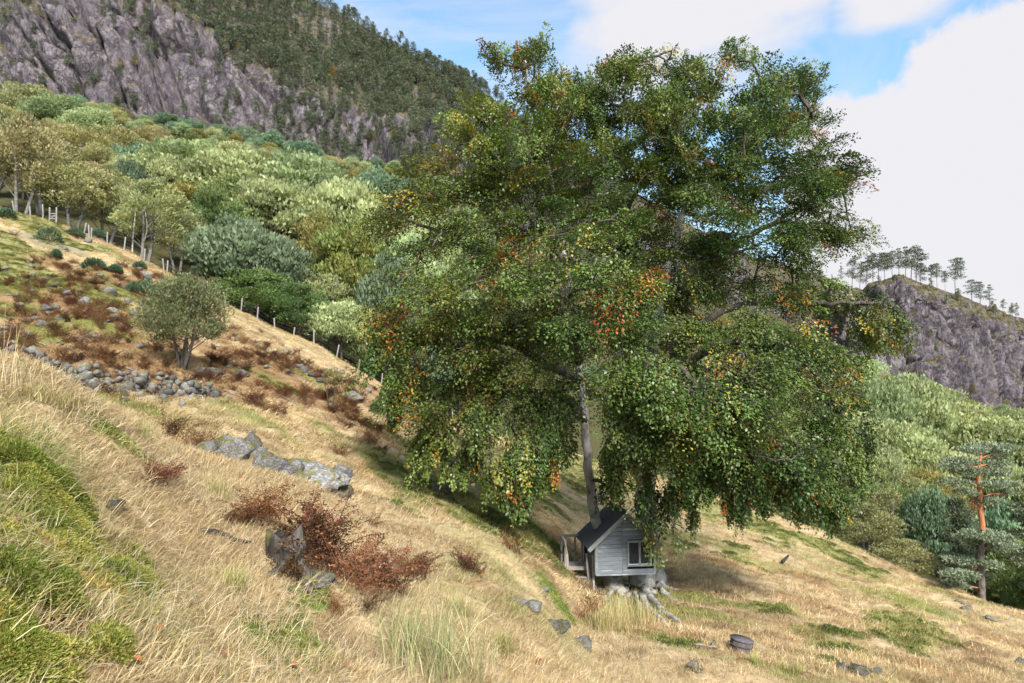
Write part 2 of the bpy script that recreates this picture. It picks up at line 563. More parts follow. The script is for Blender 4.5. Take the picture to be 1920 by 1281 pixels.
forest_c = b.ramp(fine, [(0.3, (0.03, 0.028, 0.014)), (0.6, (0.09, 0.085, 0.035))])
c = b.mix(b.attr('rust', out='Fac'), straw, rust_c)
c = b.mix(b.attr('soil', out='Fac'), c, soil_shade_c)
c = b.mix(b.attr('green', out='Fac'), c, moss_c)
c = b.mix(b.math('MULTIPLY', b.attr('path', out='Fac'), 0.7), c, (0.22, 0.185, 0.12))
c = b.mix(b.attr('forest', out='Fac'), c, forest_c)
hgt = b.math('ADD', b.math('MULTIPLY', fine, 0.7), b.math('MULTIPLY', vfine, 0.3))
b.out(b.bsdf(c, 0.95, 0.1, b.bump(hgt, 0.8, 0.06)))

pxc = np.concatenate([np.linspace(-1080, -260, 22), np.linspace(-230, 2150, 470), np.linspace(2190, 3380, 24)])
Dr = np.concatenate([np.exp(np.linspace(math.log(1.2), math.log(76), 330)), np.exp(np.linspace(math.log(78), math.log(236), 56))])
GX, GD = np.meshgrid((pxc - CX) / F, Dr, indexing='ij')
gx, gy = GX * GD, GD
rear = np.array([-14.0, -6.0, -1.5, 0.2])
gx = np.concatenate([np.repeat(gx[:, :1] * 3.0, 1, 1) * np.ones((1, 4)) * np.array([3, 2, 1.2, 0.5])[None], gx], 1)
gy = np.concatenate([np.repeat(rear[None], len(pxc), 0), gy], 1)
gz = H(gx, gy)


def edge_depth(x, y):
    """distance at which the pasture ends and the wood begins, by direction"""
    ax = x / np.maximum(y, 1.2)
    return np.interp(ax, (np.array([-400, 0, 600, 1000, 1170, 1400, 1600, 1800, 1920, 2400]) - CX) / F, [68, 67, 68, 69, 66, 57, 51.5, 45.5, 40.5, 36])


def cush_cell(x, y):
    wx, wy = x + 0.25 * (fbm(x * 2, y * 2, 3, 5) - 0.5), y + 0.25 * (fbm(x * 2 + 7, y * 2, 3, 6) - 0.5)
    a, _, cid = worley(wx * 3.6, wy * 4.4, 4)
    return a, cid, wx, wy


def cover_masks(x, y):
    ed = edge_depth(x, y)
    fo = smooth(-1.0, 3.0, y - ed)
    u, v = x * CA + y * SA, -x * SA + y * CA
    strips = smooth(0.66, 0.74, fbm(u * 0.16 + 40, v * 0.55, 4, 201)) * smooth(9, 16, y) * 0.7
    browns = smooth(0.56, 0.70, fbm(u * 0.30 + 11, v * 0.95, 4, 207)) * smooth(5, 12, y) * 0.65
    crev = pmax(MOSS_NEAR, x, y) * smooth(0.55, 0.68, cush_cell(x, y)[0])
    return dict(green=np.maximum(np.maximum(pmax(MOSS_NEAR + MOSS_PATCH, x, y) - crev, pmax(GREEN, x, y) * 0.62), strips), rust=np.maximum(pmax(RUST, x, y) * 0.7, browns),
                soil=np.maximum(pmax(SOIL_SHADE, x, y) * 0.9, crev), path=pmax(PATHP, x, y), forest=fo)


def cushion(x, y):
    a, _, wx, wy = cush_cell(x, y)
    c = worley(wx * 10, wy * 11, 14)[0]
    return 0.115 * np.sqrt(np.clip(1 - (a / 0.72) ** 2, 0, 1)) - 0.07 + 0.04 * np.sqrt(np.clip(1 - (c / 0.75) ** 2, 0, 1)) - 0.02 + 0.04 * (fbm(x * 7, y * 7, 3, 77) - 0.5)


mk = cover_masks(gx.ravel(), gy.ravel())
# moss cushions stand proud
cush = pmax(MOSS_NEAR, gx, gy)
gz = gz + cush * cushion(gx, gy)
nc, nr = gx.shape
ii = (np.arange(nc - 1)[:, None] * nr + np.arange(nr - 1)[None]).ravel()
gq = np.stack([ii, ii + nr, ii + nr + 1, ii + 1], 1)
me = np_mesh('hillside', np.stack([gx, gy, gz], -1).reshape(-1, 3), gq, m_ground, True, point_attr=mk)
tag(link('hillside', me), kind='structure')

# ------------------------------------------------------------------ mountains
m_rock, b = mat('cliff_rock')
co = b.coord('Object')
geo = b.n('ShaderNodeNewGeometry')
sepn = b.n('ShaderNodeSeparateXYZ'); b.put(sepn.inputs[0], geo.outputs['Normal'])
n1 = b.noise(0.045, 6, 0.6, co)
n2 = b.noise(0.28, 8, 0.68, b.mapping(co, (1, 1, 0.4)))
n3 = b.noise(0.55, 5, 0.6, b.mapping(co, (1.4, 1.4, 0.5)))
rockc = b.ramp(n2, [(0.28, (0.042, 0.035, 0.041)), (0.45, (0.105, 0.090, 0.101)), (0.58, (0.17, 0.148, 0.160)), (0.75, (0.27, 0.242, 0.242))])
rockc = b.mix(b.ramp(n1, [(0.45, 0.0), (0.68, 0.55)]), rockc, (0.12, 0.10, 0.113))
rockc = b.mix(b.ramp(n3, [(0.60, 0.0), (0.72, 0.5)]), rockc, (0.36, 0.27, 0.18))
wco = b.vmath('ADD', co, b.vmath('MULTIPLY', b.noise(0.25, 5, 0.65, co, color=True), (9, 9, 9)))
crack = b.vor(0.13, b.mapping(wco, (1, 1, 0.45), (0, 0.35, 0)), 'DISTANCE_TO_EDGE')
crack2 = b.vor(0.45, b.mapping(wco, (1, 1, 0.5), (0.2, -0.2, 0)), 'DISTANCE_TO_EDGE')
ck = b.math('MINIMUM', b.ramp(crack, [(0.0, 0.15), (0.05, 1.0)]), b.ramp(crack2, [(0.0, 0.5), (0.06, 1.0)]))
ck = b.math('MAXIMUM', ck, b.ramp(n1, [(0.4, 0.0), (0.6, 0.75)]))
rockc = b.mix(ck, b.mix(0.75, rockc, (0.035, 0.03, 0.03)), rockc)
vegc = b.ramp(n3, [(0.3, (0.04, 0.036, 0.018)), (0.5, (0.10, 0.088, 0.042)), (0.7, (0.20, 0.155, 0.075))])
ledge = b.math('ADD', sepn.outputs[2], b.math('MULTIPLY', b.math('SUBTRACT', n2, 0.5), 0.9))
veg = b.math('MULTIPLY', b.ramp(ledge, [(0.58, 0.0), (0.74, 0.9)]), 1.0)
c = b.mix(veg, rockc, vegc)
c = b.mix(b.math('MULTIPLY', b.attr('heath', out='Fac'), b.ramp(n2, [(0.36, 0.95), (0.52, 0.1)])), c, vegc)
b.out(b.bsdf(c, 0.9, 0.15, b.bump(b.math('ADD', n3, b.math('MULTIPLY', ck, 0.8)), 0.8, 1.5)))


def mountain(name, nodes, Ds, ncol, nrows, seed, amp, grain=1.0):
    """nodes: px -> (base py, cliff-top py, ridge py); Ds: px -> distances of those"""
    pxn = np.array(sorted(nodes), float)
    val = np.array([nodes[int(p)] for p in pxn], float)
    dv = np.array([Ds(p) for p in pxn], float)
    pq = np.linspace(pxn[0], pxn[-1], ncol)
    V = pchip(pxn, val, pq); DV = pchip(pxn, dv, pq)
    s = np.linspace(0, 3.0, nrows)
    # stations: skirt below base, base, cliff top, ridge, behind the ridge
    s = np.concatenate([[-0.3], np.linspace(0, 1, int(nrows * 0.55)), np.linspace(1, 2, int(nrows * 0.4))[1:], [2.06, 2.2, 2.6]])
    st = [-0.3, 0, 1, 2, 2.6]
    py = np.stack([V[:, 0] + 70, V[:, 0], V[:, 1], V[:, 2], V[:, 2] + 60], 1)
    dd = np.stack([DV[:, 0] - 6, DV[:, 0], DV[:, 1], DV[:, 2], DV[:, 2] + 90], 1)
    S = np.broadcast_to(s[None], (ncol, len(s)))
    pyg = np.array([np.interp(s, st, r) for r in py]); ddg = np.array([np.interp(s, st, r) for r in dd])
    ax, tz = ray(pq[:, None] + 0 * pyg, pyg)
    X, Y, Z = ax * ddg, ddg, tz * ddg
    cliff = smooth(0, 0.1, S) * (1 - smooth(0.92, 1.25, S)) + 0.30 * smooth(0.95, 1.2, S) * (1 - smooth(1.85, 2.0, S))
    pos = np.stack([X, Y, Z], -1)
    du = np.gradient(pos, axis=0); dvv = np.gradient(pos, axis=1)
    nrm = np.cross(du, dvv); nrm /= np.linalg.norm(nrm, axis=2)[..., None] + 1e-9
    flip = np.sign((nrm * -pos).sum(-1)); nrm *= flip[..., None]
    for k in range(2):
        for _ in range(8):
            nrm[1:-1] = (nrm[:-2] + 2 * nrm[1:-1] + nrm[2:]) / 4
            nrm[:, 1:-1] = (nrm[:, :-2] + 2 * nrm[:, 1:-1] + nrm[:, 2:]) / 4
    u = np.cumsum(np.concatenate([[0], np.hypot(np.diff(X[:, 20]), np.diff(Y[:, 20]))]))[:, None] + 0 * Z
    wu = u + 10 * (fbm(u * 0.03, Z * 0.03, 4, seed) - 0.5) + 0.32 * Z
    wz = Z + 14 * (fbm(u * 0.03 + 9, Z * 0.03, 4, seed + 4) - 0.5) - 0.15 * u
    wu, wz = wu * grain, wz * grain
    f1, f2, ca, ta = worley(wu / 24, wz / 75, seed, True)
    g1, g2, cb, tb = worley(wu / 8.5 + 0.4 * ca, wz / 27, seed + 31, True)
    h1, h2, cc, tc = worley(wu / 3.6 + cb, wz / 8, seed + 57, True)
    disp = 9.0 * (ca - 0.5) + 4.0 * (cb - 0.5) + 1.5 * (cc - 0.5) + 20 * ta + 9 * tb + 4.5 * tc
    disp -= 6.5 * np.exp(-((f2 - f1) / 0.06) ** 2) + 3.4 * np.exp(-((g2 - g1) / 0.08) ** 2) + 1.2 * np.exp(-((h2 - h1) / 0.12) ** 2)
    disp += 6 * (fbm(u * 0.018, Z * 0.012, 3, seed + 80) - 0.5)
    pos = pos + nrm * (disp * cliff * amp)[..., None]
    ridge = smooth(1.8, 2.0, S)
    pos[..., 2] += ridge * 6 * (fbm(u * 0.05, u * 0 + 2, 4, seed + 3) - 0.5)
    heath = smooth(0.95, 1.2, S) * 0.85 + 0.25 * smooth(0.15, 0, S)
    n_, m_ = S.shape
    i = (np.arange(n_ - 1)[:, None] * m_ + np.arange(m_ - 1)[None]).ravel()
    q = np.stack([i, i + m_, i + m_ + 1, i + 1], 1)
    me = np_mesh(name, pos.reshape(-1, 3), q, m_rock, False, point_attr=dict(heath=heath.ravel()))
    tag(link(name, me), kind='structure')
    return pos, S, pq


LM = {-700: (40, -160, -560), -300: (120, -60, -420), 0: (190, 45, -210), 150: (232, 5, -190), 240: (255, 15, -180), 330: (275, 38, -150), 440: (290, 110, -90),
      560: (312, 172, -8), 640: (330, 205, 22), 700: (345, 238, 58), 760: (360, 258, 90), 830: (382, 275, 128), 900: (402, 298, 172), 930: (410, 310, 195), 1000: (435, 330, 245),
      1150: (490, 400, 335), 1300: (560, 470, 425), 1450: (620, 530, 495), 1640: (700, 600, 560)}
RM = {1470: (640, 560, 530), 1530: (640, 545, 512), 1600: (655, 560, 540), 1650: (680, 545, 528), 1690: (700, 530, 515), 1720: (715, 545, 522), 1760: (745, 560, 535), 1800: (772, 585, 552),
      1860: (785, 605, 575), 1920: (790, 620, 592), 2050: (800, 640, 620), 2400: (830, 680, 660)}
lm_pos, lm_S, lm_px = mountain('left_mountain', LM, lambda p: (222, 250, 365), 620, 230, 3, 1.0)
rm_pos, rm_S, rm_px = mountain('right_crag', RM, lambda p: (206, 219, 232) if p > 1560 else (225, 250, 270), 300, 190, 9, 0.55, 1.9)

# ------------------------------------------------------------------ foliage materials
def leaf_mat(name, tint=None, trans=0.3, rough=0.55, spec=0.3, var=0.22, hue=0.02, inst=False, sat=1.0):
    m, b = mat(name)
    c = b.attr('tint')
    if inst:
        c = b.mix(1.0, c, b.attr('itint', 'INSTANCER'), 'MULTIPLY')
    info = b.n('ShaderNodeObjectInfo')
    hs = b.n('ShaderNodeHueSaturation')
    b.put(hs.inputs['Color'], c)
    if not inst:
        b.put(hs.inputs['Hue'], b.math('MULTIPLY_ADD', info.outputs['Random'], 2 * hue, 0.5 - hue))
        rv = b.math('FRACT', b.math('MULTIPLY', info.outputs['Random'], 37.7))
        b.put(hs.inputs['Value'], b.math('MULTIPLY_ADD', rv, 2 * var, 1 - var))
    hs.inputs['Saturation'].default_value = sat
    c = hs.outputs[0]
    d = b.bsdf(c, rough, spec)
    t = b.n('ShaderNodeBsdfTranslucent')
    b.put(t.inputs[0], b.mix(1.0, c, (1.25, 1.2, 0.75), 'MULTIPLY'))
    mx = b.n('ShaderNodeMixShader')
    mx.inputs[0].default_value = trans
    b.nt.links.new(d, mx.inputs[1]); b.nt.links.new(t.outputs[0], mx.inputs[2])
    b.out(mx.outputs[0])
    return m


def bark_mat(name, stops, scale=6.0, stretch=0.25, bump=0.6, lichen=None, bdist=0.02):
    m, b = mat(name)
    co = b.coord('Object')
    n = b.noise(scale, 7, 0.65, b.mapping(co, (1, 1, stretch)))
    c = b.ramp(n, stops)
    if lichen:
        c = b.mix(b.ramp(b.noise(scale * 0.6, 5, 0.6, co), [(0.52, 0.0), (0.62, 0.8)]), c, lichen)
    b.out(b.bsdf(c, 0.9, 0.2, b.bump(n, bump, bdist)))
    return m


m_beech_leaf = leaf_mat('beech_leaf', trans=0.17, rough=0.42, spec=0.35)
m_leaf = leaf_mat('woodland_leaf', trans=0.42, hue=0.03)
m_needle = leaf_mat('pine_needle', trans=0.10, rough=0.6)
m_grass = leaf_mat('grass_blade', trans=0.32, rough=0.7, spec=0.15, inst=True)
m_fern = leaf_mat('dead_bracken', trans=0.15, rough=0.8, spec=0.1)
m_beech_bark = bark_mat('beech_bark', [(0.28, (0.08, 0.072, 0.068)), (0.42, (0.24, 0.228, 0.215)), (0.58, (0.37, 0.355, 0.34)), (0.8, (0.48, 0.47, 0.45))], 5.0, 0.35, 0.7, (0.12, 0.115, 0.075))
m_dark_bark = bark_mat('dark_bark', [(0.3, (0.025, 0.02, 0.016)), (0.6, (0.10, 0.085, 0.07)), (0.8, (0.2, 0.18, 0.16))], 8.0, 0.3)
m_birch_bark = bark_mat('birch_bark', [(0.35, (0.10, 0.09, 0.08)), (0.45, (0.42, 0.40, 0.37)), (0.7, (0.58, 0.56, 0.53))], 3.0, 1.6, 0.3)
m_pine_low = bark_mat('pine_bark_lower', [(0.3, (0.03, 0.022, 0.02)), (0.5, (0.11, 0.085, 0.075)), (0.66, (0.20, 0.17, 0.16)), (0.72, (0.42, 0.40, 0.38))], 7.0, 0.4, 1.0, bdist=0.05)
m_pine_up = bark_mat('pine_bark_upper', [(0.3, (0.20, 0.075, 0.035)), (0.55, (0.40, 0.16, 0.075)), (0.8, (0.55, 0.27, 0.14))], 7.0, 0.4)


# ------------------------------------------------------------------ ground cover scattered over the hillside (stuff)
def blade_proto(name, n, L, W, lean, spread, seed, cols, rad=0.08, segs=3, m=None):
    rng = np.random.default_rng(seed)
    v, q, t, fc = [], [], [], []
    k = 0
    for i in range(n):
        l = L * rng.uniform(0.55, 1.15); w = W * rng.uniform(0.6, 1.2)
        base = np.append(rng.normal(0, rad, 2), -0.03)
        az = rng.normal(0, spread)
        d = np.array([math.cos(az), math.sin(az), 0]); side = np.array([-d[1], d[0], 0])
        side = side * math.cos(rng.normal(0, 0.7)) + np.array([0, 0, 1]) * math.sin(rng.normal(0, 0.5))
        ln = np.clip(lean + rng.normal(0, 0.28), 0.02, 1.5)
        p = base.copy(); ang = ln * 0.55
        pts = [p.copy()]
        kink = rng.uniform(0.2, 1.0)
        for s in range(segs):
            p = p + l / segs * (d * math.sin(ang) + np.array([0, 0, 1]) * math.cos(ang))
            ang = min(ang + ln * kink * 0.6, 1.65)
            pts.append(p.copy())
        ws = [w * (1 - s / segs) ** 0.6 for s in range(segs)] + [0]
        c = np.array(cols[rng.integers(len(cols))]) * rng.uniform(0.72, 1.25)
        for s in range(segs):
            v += [pts[s] - side * ws[s] / 2, pts[s] + side * ws[s] / 2]
        v.append(pts[segs])
        for s in range(segs - 1):
            q.append([k + 2 * s, k + 2 * s + 1, k + 2 * s + 3, k + 2 * s + 2])
        t.append([k + 2 * segs - 2, k + 2 * segs - 1, k + 2 * segs])
        fc.append(c)
        k += 2 * segs + 1
    fcol = np.vstack([np.repeat(np.array(fc), segs - 1, 0), np.array(fc)])
    return np_mesh(name, np.array(v), [np.array(q), np.array(t)], m or m_grass, False, face_col=fcol)


def moss_proto(name, n, rad, L, seed, cols, up=0.9):
    rng = np.random.default_rng(seed)
    r = rad * np.sqrt(rng.uniform(0, 1, n)); th = rng.uniform(0, 2 * np.pi, n)
    base = np.stack([r * np.cos(th), r * np.sin(th), 0.35 * rad * (1 - (r / rad) ** 2) - 0.02], 1)
    ax = np.stack([0.9 * base[:, 0] / rad, 0.9 * base[:, 1] / rad, np.full(n, up)], 1) + rng.normal(0, 0.35, (n, 3))
    v, q = leaf_quads(base, ax, rnd_unit(rng, n), L * rng.uniform(0.6, 1.3, n), L * 0.34 * rng.uniform(0.7, 1.3, n))
    fc = np.array(cols)[rng.integers(len(cols), size=n)] * rng.uniform(0.6, 1.3, (n, 1))
    return np_mesh(name, v, q, m_grass, False, face_col=fc)


def surf_frames(x, y, rng, down=0.75, tilt=0.8):
    e = 0.15
    zx = (H0(x + e, y) - H0(x - e, y)) / (2 * e); zy = (H0(x, y + e) - H0(x, y - e)) / (2 * e)
    az = np.arctan2(-zy, -zx) + rng.normal(0, 1.0 - down, len(x)) * 2.2
    n = np.stack([-zx * tilt, -zy * tilt, np.ones_like(zx)], 1); n /= np.linalg.norm(n, axis=1)[:, None]
    d = np.stack([np.cos(az), np.sin(az), 0 * az], 1)
    bx = d - n * (d * n).sum(1)[:, None]; bx /= np.linalg.norm(bx, axis=1)[:, None]
    by = np.cross(n, bx)
    # euler XYZ from matrix columns bx,by,n
    ey = -np.arcsin(np.clip(bx[:, 2], -1, 1)); ex = np.arctan2(by[:, 2], n[:, 2]); ez = np.arctan2(bx[:, 1], bx[:, 0])
    return np.stack([ex, ey, ez], 1)


def scatter(name, pts, rot, scl, tint, protos):
    src = bpy.data.collections.new(name + '_source')
    for p in protos:
        src.objects.link(bpy.data.objects.new(p.name, p))
    me = bpy.data.meshes.new(name)
    me.vertices.add(len(pts)); me.vertices.foreach_set('co', np.asarray(pts, np.float32).ravel())
    a = me.attributes.new('rot', 'FLOAT_VECTOR', 'POINT'); a.data.foreach_set('vector', np.asarray(rot, np.float32).ravel())
    a = me.attributes.new('scl', 'FLOAT', 'POINT'); a.data.foreach_set('value', np.asarray(scl, np.float32))
    a = me.attributes.new('itint', 'FLOAT_COLOR', 'POINT')
    tc = np.ones((len(pts), 4), np.float32); tc[:, :3] = tint
    a.data.foreach_set('color', tc.ravel())
    ng = bpy.data.node_groups.new(name, 'GeometryNodeTree')
    ng.interface.new_socket('Geometry', in_out='INPUT', socket_type='NodeSocketGeometry')
    ng.interface.new_socket('Geometry', in_out='OUTPUT', socket_type='NodeSocketGeometry')
    N, Lk = ng.nodes, ng.links
    gi, go = N.new('NodeGroupInput'), N.new('NodeGroupOutput')
    ci = N.new('GeometryNodeCollectionInfo'); ci.inputs['Collection'].default_value = src
    ci.inputs['Separate Children'].default_value = True; ci.inputs['Reset Children'].default_value = True
    ip = N.new('GeometryNodeInstanceOnPoints'); ip.inputs['Pick Instance'].default_value = True
    rv = N.new('FunctionNodeRandomValue'); rv.data_type = 'INT'
    rv.inputs[4].default_value, rv.inputs[5].default_value = 0, len(protos) - 1
    nr_ = N.new('GeometryNodeInputNamedAttribute'); nr_.data_type = 'FLOAT_VECTOR'; nr_.inputs[0].default_value = 'rot'
    ns = N.new('GeometryNodeInputNamedAttribute'); ns.data_type = 'FLOAT'; ns.inputs[0].default_value = 'scl'
    er = N.new('FunctionNodeEulerToRotation')
    Lk.new(gi.outputs[0], ip.inputs['Points']); Lk.new(ci.outputs[0], ip.inputs['Instance'])
    Lk.new(rv.outputs[2], ip.inputs['Instance Index'])
    Lk.new(nr_.outputs[0], er.inputs[0]); Lk.new(er.outputs[0], ip.inputs['Rotation'])
    Lk.new(ns.outputs[0], ip.inputs['Scale']); Lk.new(ip.outputs[0], go.inputs[0])
    o = link(name, me)
    md = o.modifiers.new('scatter', 'NODES'); md.node_group = ng
    return o


def place(n, seed, dmin, dmax, power, pxr=(-160, 2080)):
    """random ground points with density falling as distance^-power"""
    rng = np.random.default_rng(seed)
    D = np.linspace(dmin, dmax, 2000); w = D ** (1 - power); cdf = np.cumsum(w); cdf /= cdf[-1]
    d = np.interp(rng.uniform(0, 1, n), cdf, D)
    ax = (rng.uniform(*pxr, n) - CX) / F
    x = ax * d
    return x, d, rng


STRAW = [(0.58, 0.45, 0.27), (0.66, 0.535, 0.35), (0.51, 0.38, 0.21), (0.39, 0.27, 0.14), (0.70, 0.59, 0.415), (0.44, 0.375, 0.195)]
grass_protos = [blade_proto('straw_grass_tuft', 56, 0.135, 0.0040, 1.35, 1.7, i, STRAW, 0.12) for i in range(6)]
fine_protos = [blade_proto('meadow_grass_tuft', 34, 0.12, 0.0055, 0.9, 1.4, 20 + i, STRAW, 0.10, 2) for i in range(4)]
far_protos = [blade_proto('pasture_grass_tuft', 26, 0.25, 0.014, 1.25, 0.9, 30 + i, STRAW, 0.16, 2) for i in range(4)]
# near thatch
x, y, rng = place(36000, 1, 1.9, 26, 1.25)
mk = cover_masks(x, y)
keep = (rng.uniform(size=len(x)) > mk['green'] * 0.94) & (rng.uniform(size=len(x)) > mk['soil'] * 0.7) & (mk['forest'] < 0.5)
tv = fbm(x * 0.5, y * 0.5, 4, 91)
keep &= rng.uniform(size=len(x)) < 0.35 + 1.1 * smooth(0.32, 0.6, tv)
x, y, tv = x[keep], y[keep], tv[keep]
gn = smooth(0.55, 0.78, fbm(x * 0.33 + 5, y * 0.33, 4, 95))[:, None]
tint = np.array([1, 1, 1.0]) * (1 - gn) + np.array([0.62, 0.82, 0.50]) * gn
bn = smooth(0.55, 0.75, fbm(x * 0.8 + 5, y * 0.8, 3, 99))[:, None]
tint = tint * (1 - bn * 0.65) + np.array([0.55, 0.44, 0.34]) * bn * 0.65
tint = tint * rng.uniform(0.68, 1.12, (len(x), 1)) * np.array([0.97, 0.98, 1.03])
o = scatter('dead_grass', np.stack([x, y, H(x, y)], 1), surf_frames(x, y, rng, 0.8), rng.uniform(0.55, 1.25, len(x)), tint, grass_protos)
tag(o, 'long straw coloured dead grass matted over the near slope', 'grass', kind='stuff')
x, y, rng = place(20000, 2, 1.9, 22, 1.2)
mk = cover_masks(x, y)
keep = rng.uniform(size=len(x)) > mk['green'] * 0.96
x, y = x[keep], y[keep]
gn = 0.8 * smooth(0.5, 0.72, fbm(x * 0.4 + 5, y * 0.4, 4, 95))[:, None]
tint = np.array([0.95, 0.92, 0.85]) * (1 - gn) + np.array([0.42, 0.62, 0.26]) * gn
o = scatter('short_grass', np.stack([x, y, H(x, y)], 1), surf_frames(x, y, rng, 0.6), rng.uniform(0.6, 1.3, len(x)), tint * rng.uniform(0.75, 1.2, (len(x), 1)), fine_protos)
tag(o, 'short green and yellow grass between the straw tussocks', 'grass', kind='stuff')
# pasture out to the wood's edge
x, y, rng = place(56000, 3, 14, 70, 0.75, (-60, 1980))
mk = cover_masks(x, y)
u, v = x * CA + y * SA, -x * SA + y * CA
tv = fbm(u * 0.5, v * 1.6, 4, 44)
keep = (mk['forest'] < 0.35) & (mk['path'] < 0.4) & (rng.uniform(size=len(x)) < 0.25 + smooth(0.38, 0.6, tv)) & (rng.uniform(size=len(x)) > mk['soil'] * 0.6)
x, y = x[keep], y[keep]
mm = {k: a[keep][:, None] for k, a in mk.items()}
gn = 0.45 * smooth(0.55, 0.75, fbm(x * 0.12 + 5, y * 0.12, 4, 95))[:, None]
tint = np.array([0.92, 0.88, 0.82]) * (1 - gn) + np.array([0.5, 0.66, 0.36]) * gn
tint = tint * (1 - mm['green']) + np.array([0.50, 0.68, 0.30]) * mm['green']
tint = tint * (0.72 + 0.55 * smooth(0.35, 0.65, tv[keep]))[:, None]
tint = tint * (1 - mm['rust'] * 0.75) + np.array([0.46, 0.27, 0.17]) * mm['rust'] * 0.75
o = scatter('pasture_grass', np.stack([x, y, H(x, y)], 1), surf_frames(x, y, rng, 0.72), rng.uniform(0.6, 1.35, len(x)), tint * rng.uniform(0.5, 1.25, (len(x), 1)), far_protos)
tag(o, 'dry yellow pasture grass combed down the far slope', 'grass', kind='stuff')
# moss on the near bank
MG = [(0.19, 0.25, 0.04), (0.28, 0.33, 0.065), (0.11, 0.16, 0.025), (0.38, 0.41, 0.11), (0.31, 0.26, 0.075)]
moss_protos = [moss_proto('moss_cushion', 170, 0.055, 0.019, 50 + i, MG, 0.6) for i in range(3)]
x, y, rng = place(40000, 4, 1.7, 8, 1.1, (-200, 420))
m_ = pmax(MOSS_NEAR, x, y)
cl, cid, _, _ = cush_cell(x, y)
keep = (m_ > 0.45) & (cl < 0.60 + 0.08 * rng.normal(size=len(x)))
x, y, cid = x[keep], y[keep], cid[keep]
z = H(x, y) + m_[keep] * cushion(x, y)
tn = fbm(x * 1.3, y * 1.3, 3, 7)[:, None]
ocr = 0.5 * smooth(0.70, 0.78, fbm(x * 1.1 + 4, y * 1.1, 3, 12))[:, None]
tint = (0.55 + 0.5 * tn + 0.55 * cid[:, None]) * np.array([1, 1, 1.0]) * np.stack([0.85 + 0.5 * cid, 0.9 + 0.2 * cid, 0.8 + 0.4 * cid], 1) * (np.array([1, 1, 1.0]) * (1 - ocr) + np.array([1.9, 1.15, 1.0]) * ocr)
o = scatter('moss', np.stack([x, y, z], 1), surf_frames(x, y, rng, 0.2), rng.uniform(0.7, 1.35, len(x)), tint, moss_protos)
tag(o, 'bright green cushion moss covering the near bank', 'moss', kind='stuff')
x, y, rng = place(60000, 5, 4, 68, 0.6)
m_ = np.maximum(pmax(MOSS_PATCH, x, y), pmax(GREEN, x, y))
u, v = x * CA + y * SA, -x * SA + y * CA
keep = (m_ > 0.5) & (fbm(u * 0.9, v * 2.6, 3, 15) > 0.47)
x, y = x[keep], y[keep]
OG = [(0.15, 0.19, 0.045), (0.20, 0.24, 0.07), (0.10, 0.135, 0.035), (0.27, 0.29, 0.10)]
patch_protos = [moss_proto('moss_mat', 150, 0.20, 0.05, 60 + i, OG) for i in range(3)]
nr_m = y < 13
for nm_, sel, pr_m in (('near_moss_patches', nr_m, moss_protos), ('moss_patches', ~nr_m, patch_protos)):
    xs, ys = x[sel], y[sel]
    if nm_.startswith('near'):
        xs, ys = np.repeat(xs, 7) + rng.normal(0, .10, len(xs) * 7), np.repeat(ys, 7) + rng.normal(0, .10, len(ys) * 7)
    o = scatter(nm_, np.stack([xs, ys, H(xs, ys)], 1), surf_frames(xs, ys, rng, 0.2), rng.uniform(0.6, 1.5, len(xs)), rng.uniform(0.6, 1.15, (len(xs), 1)) * np.array([1.0, 1, 1]), pr_m)
    tag(o, 'green moss mats scattered over the ' + ('near slope' if nm_.startswith('near') else 'pasture'), 'moss', kind='stuff')

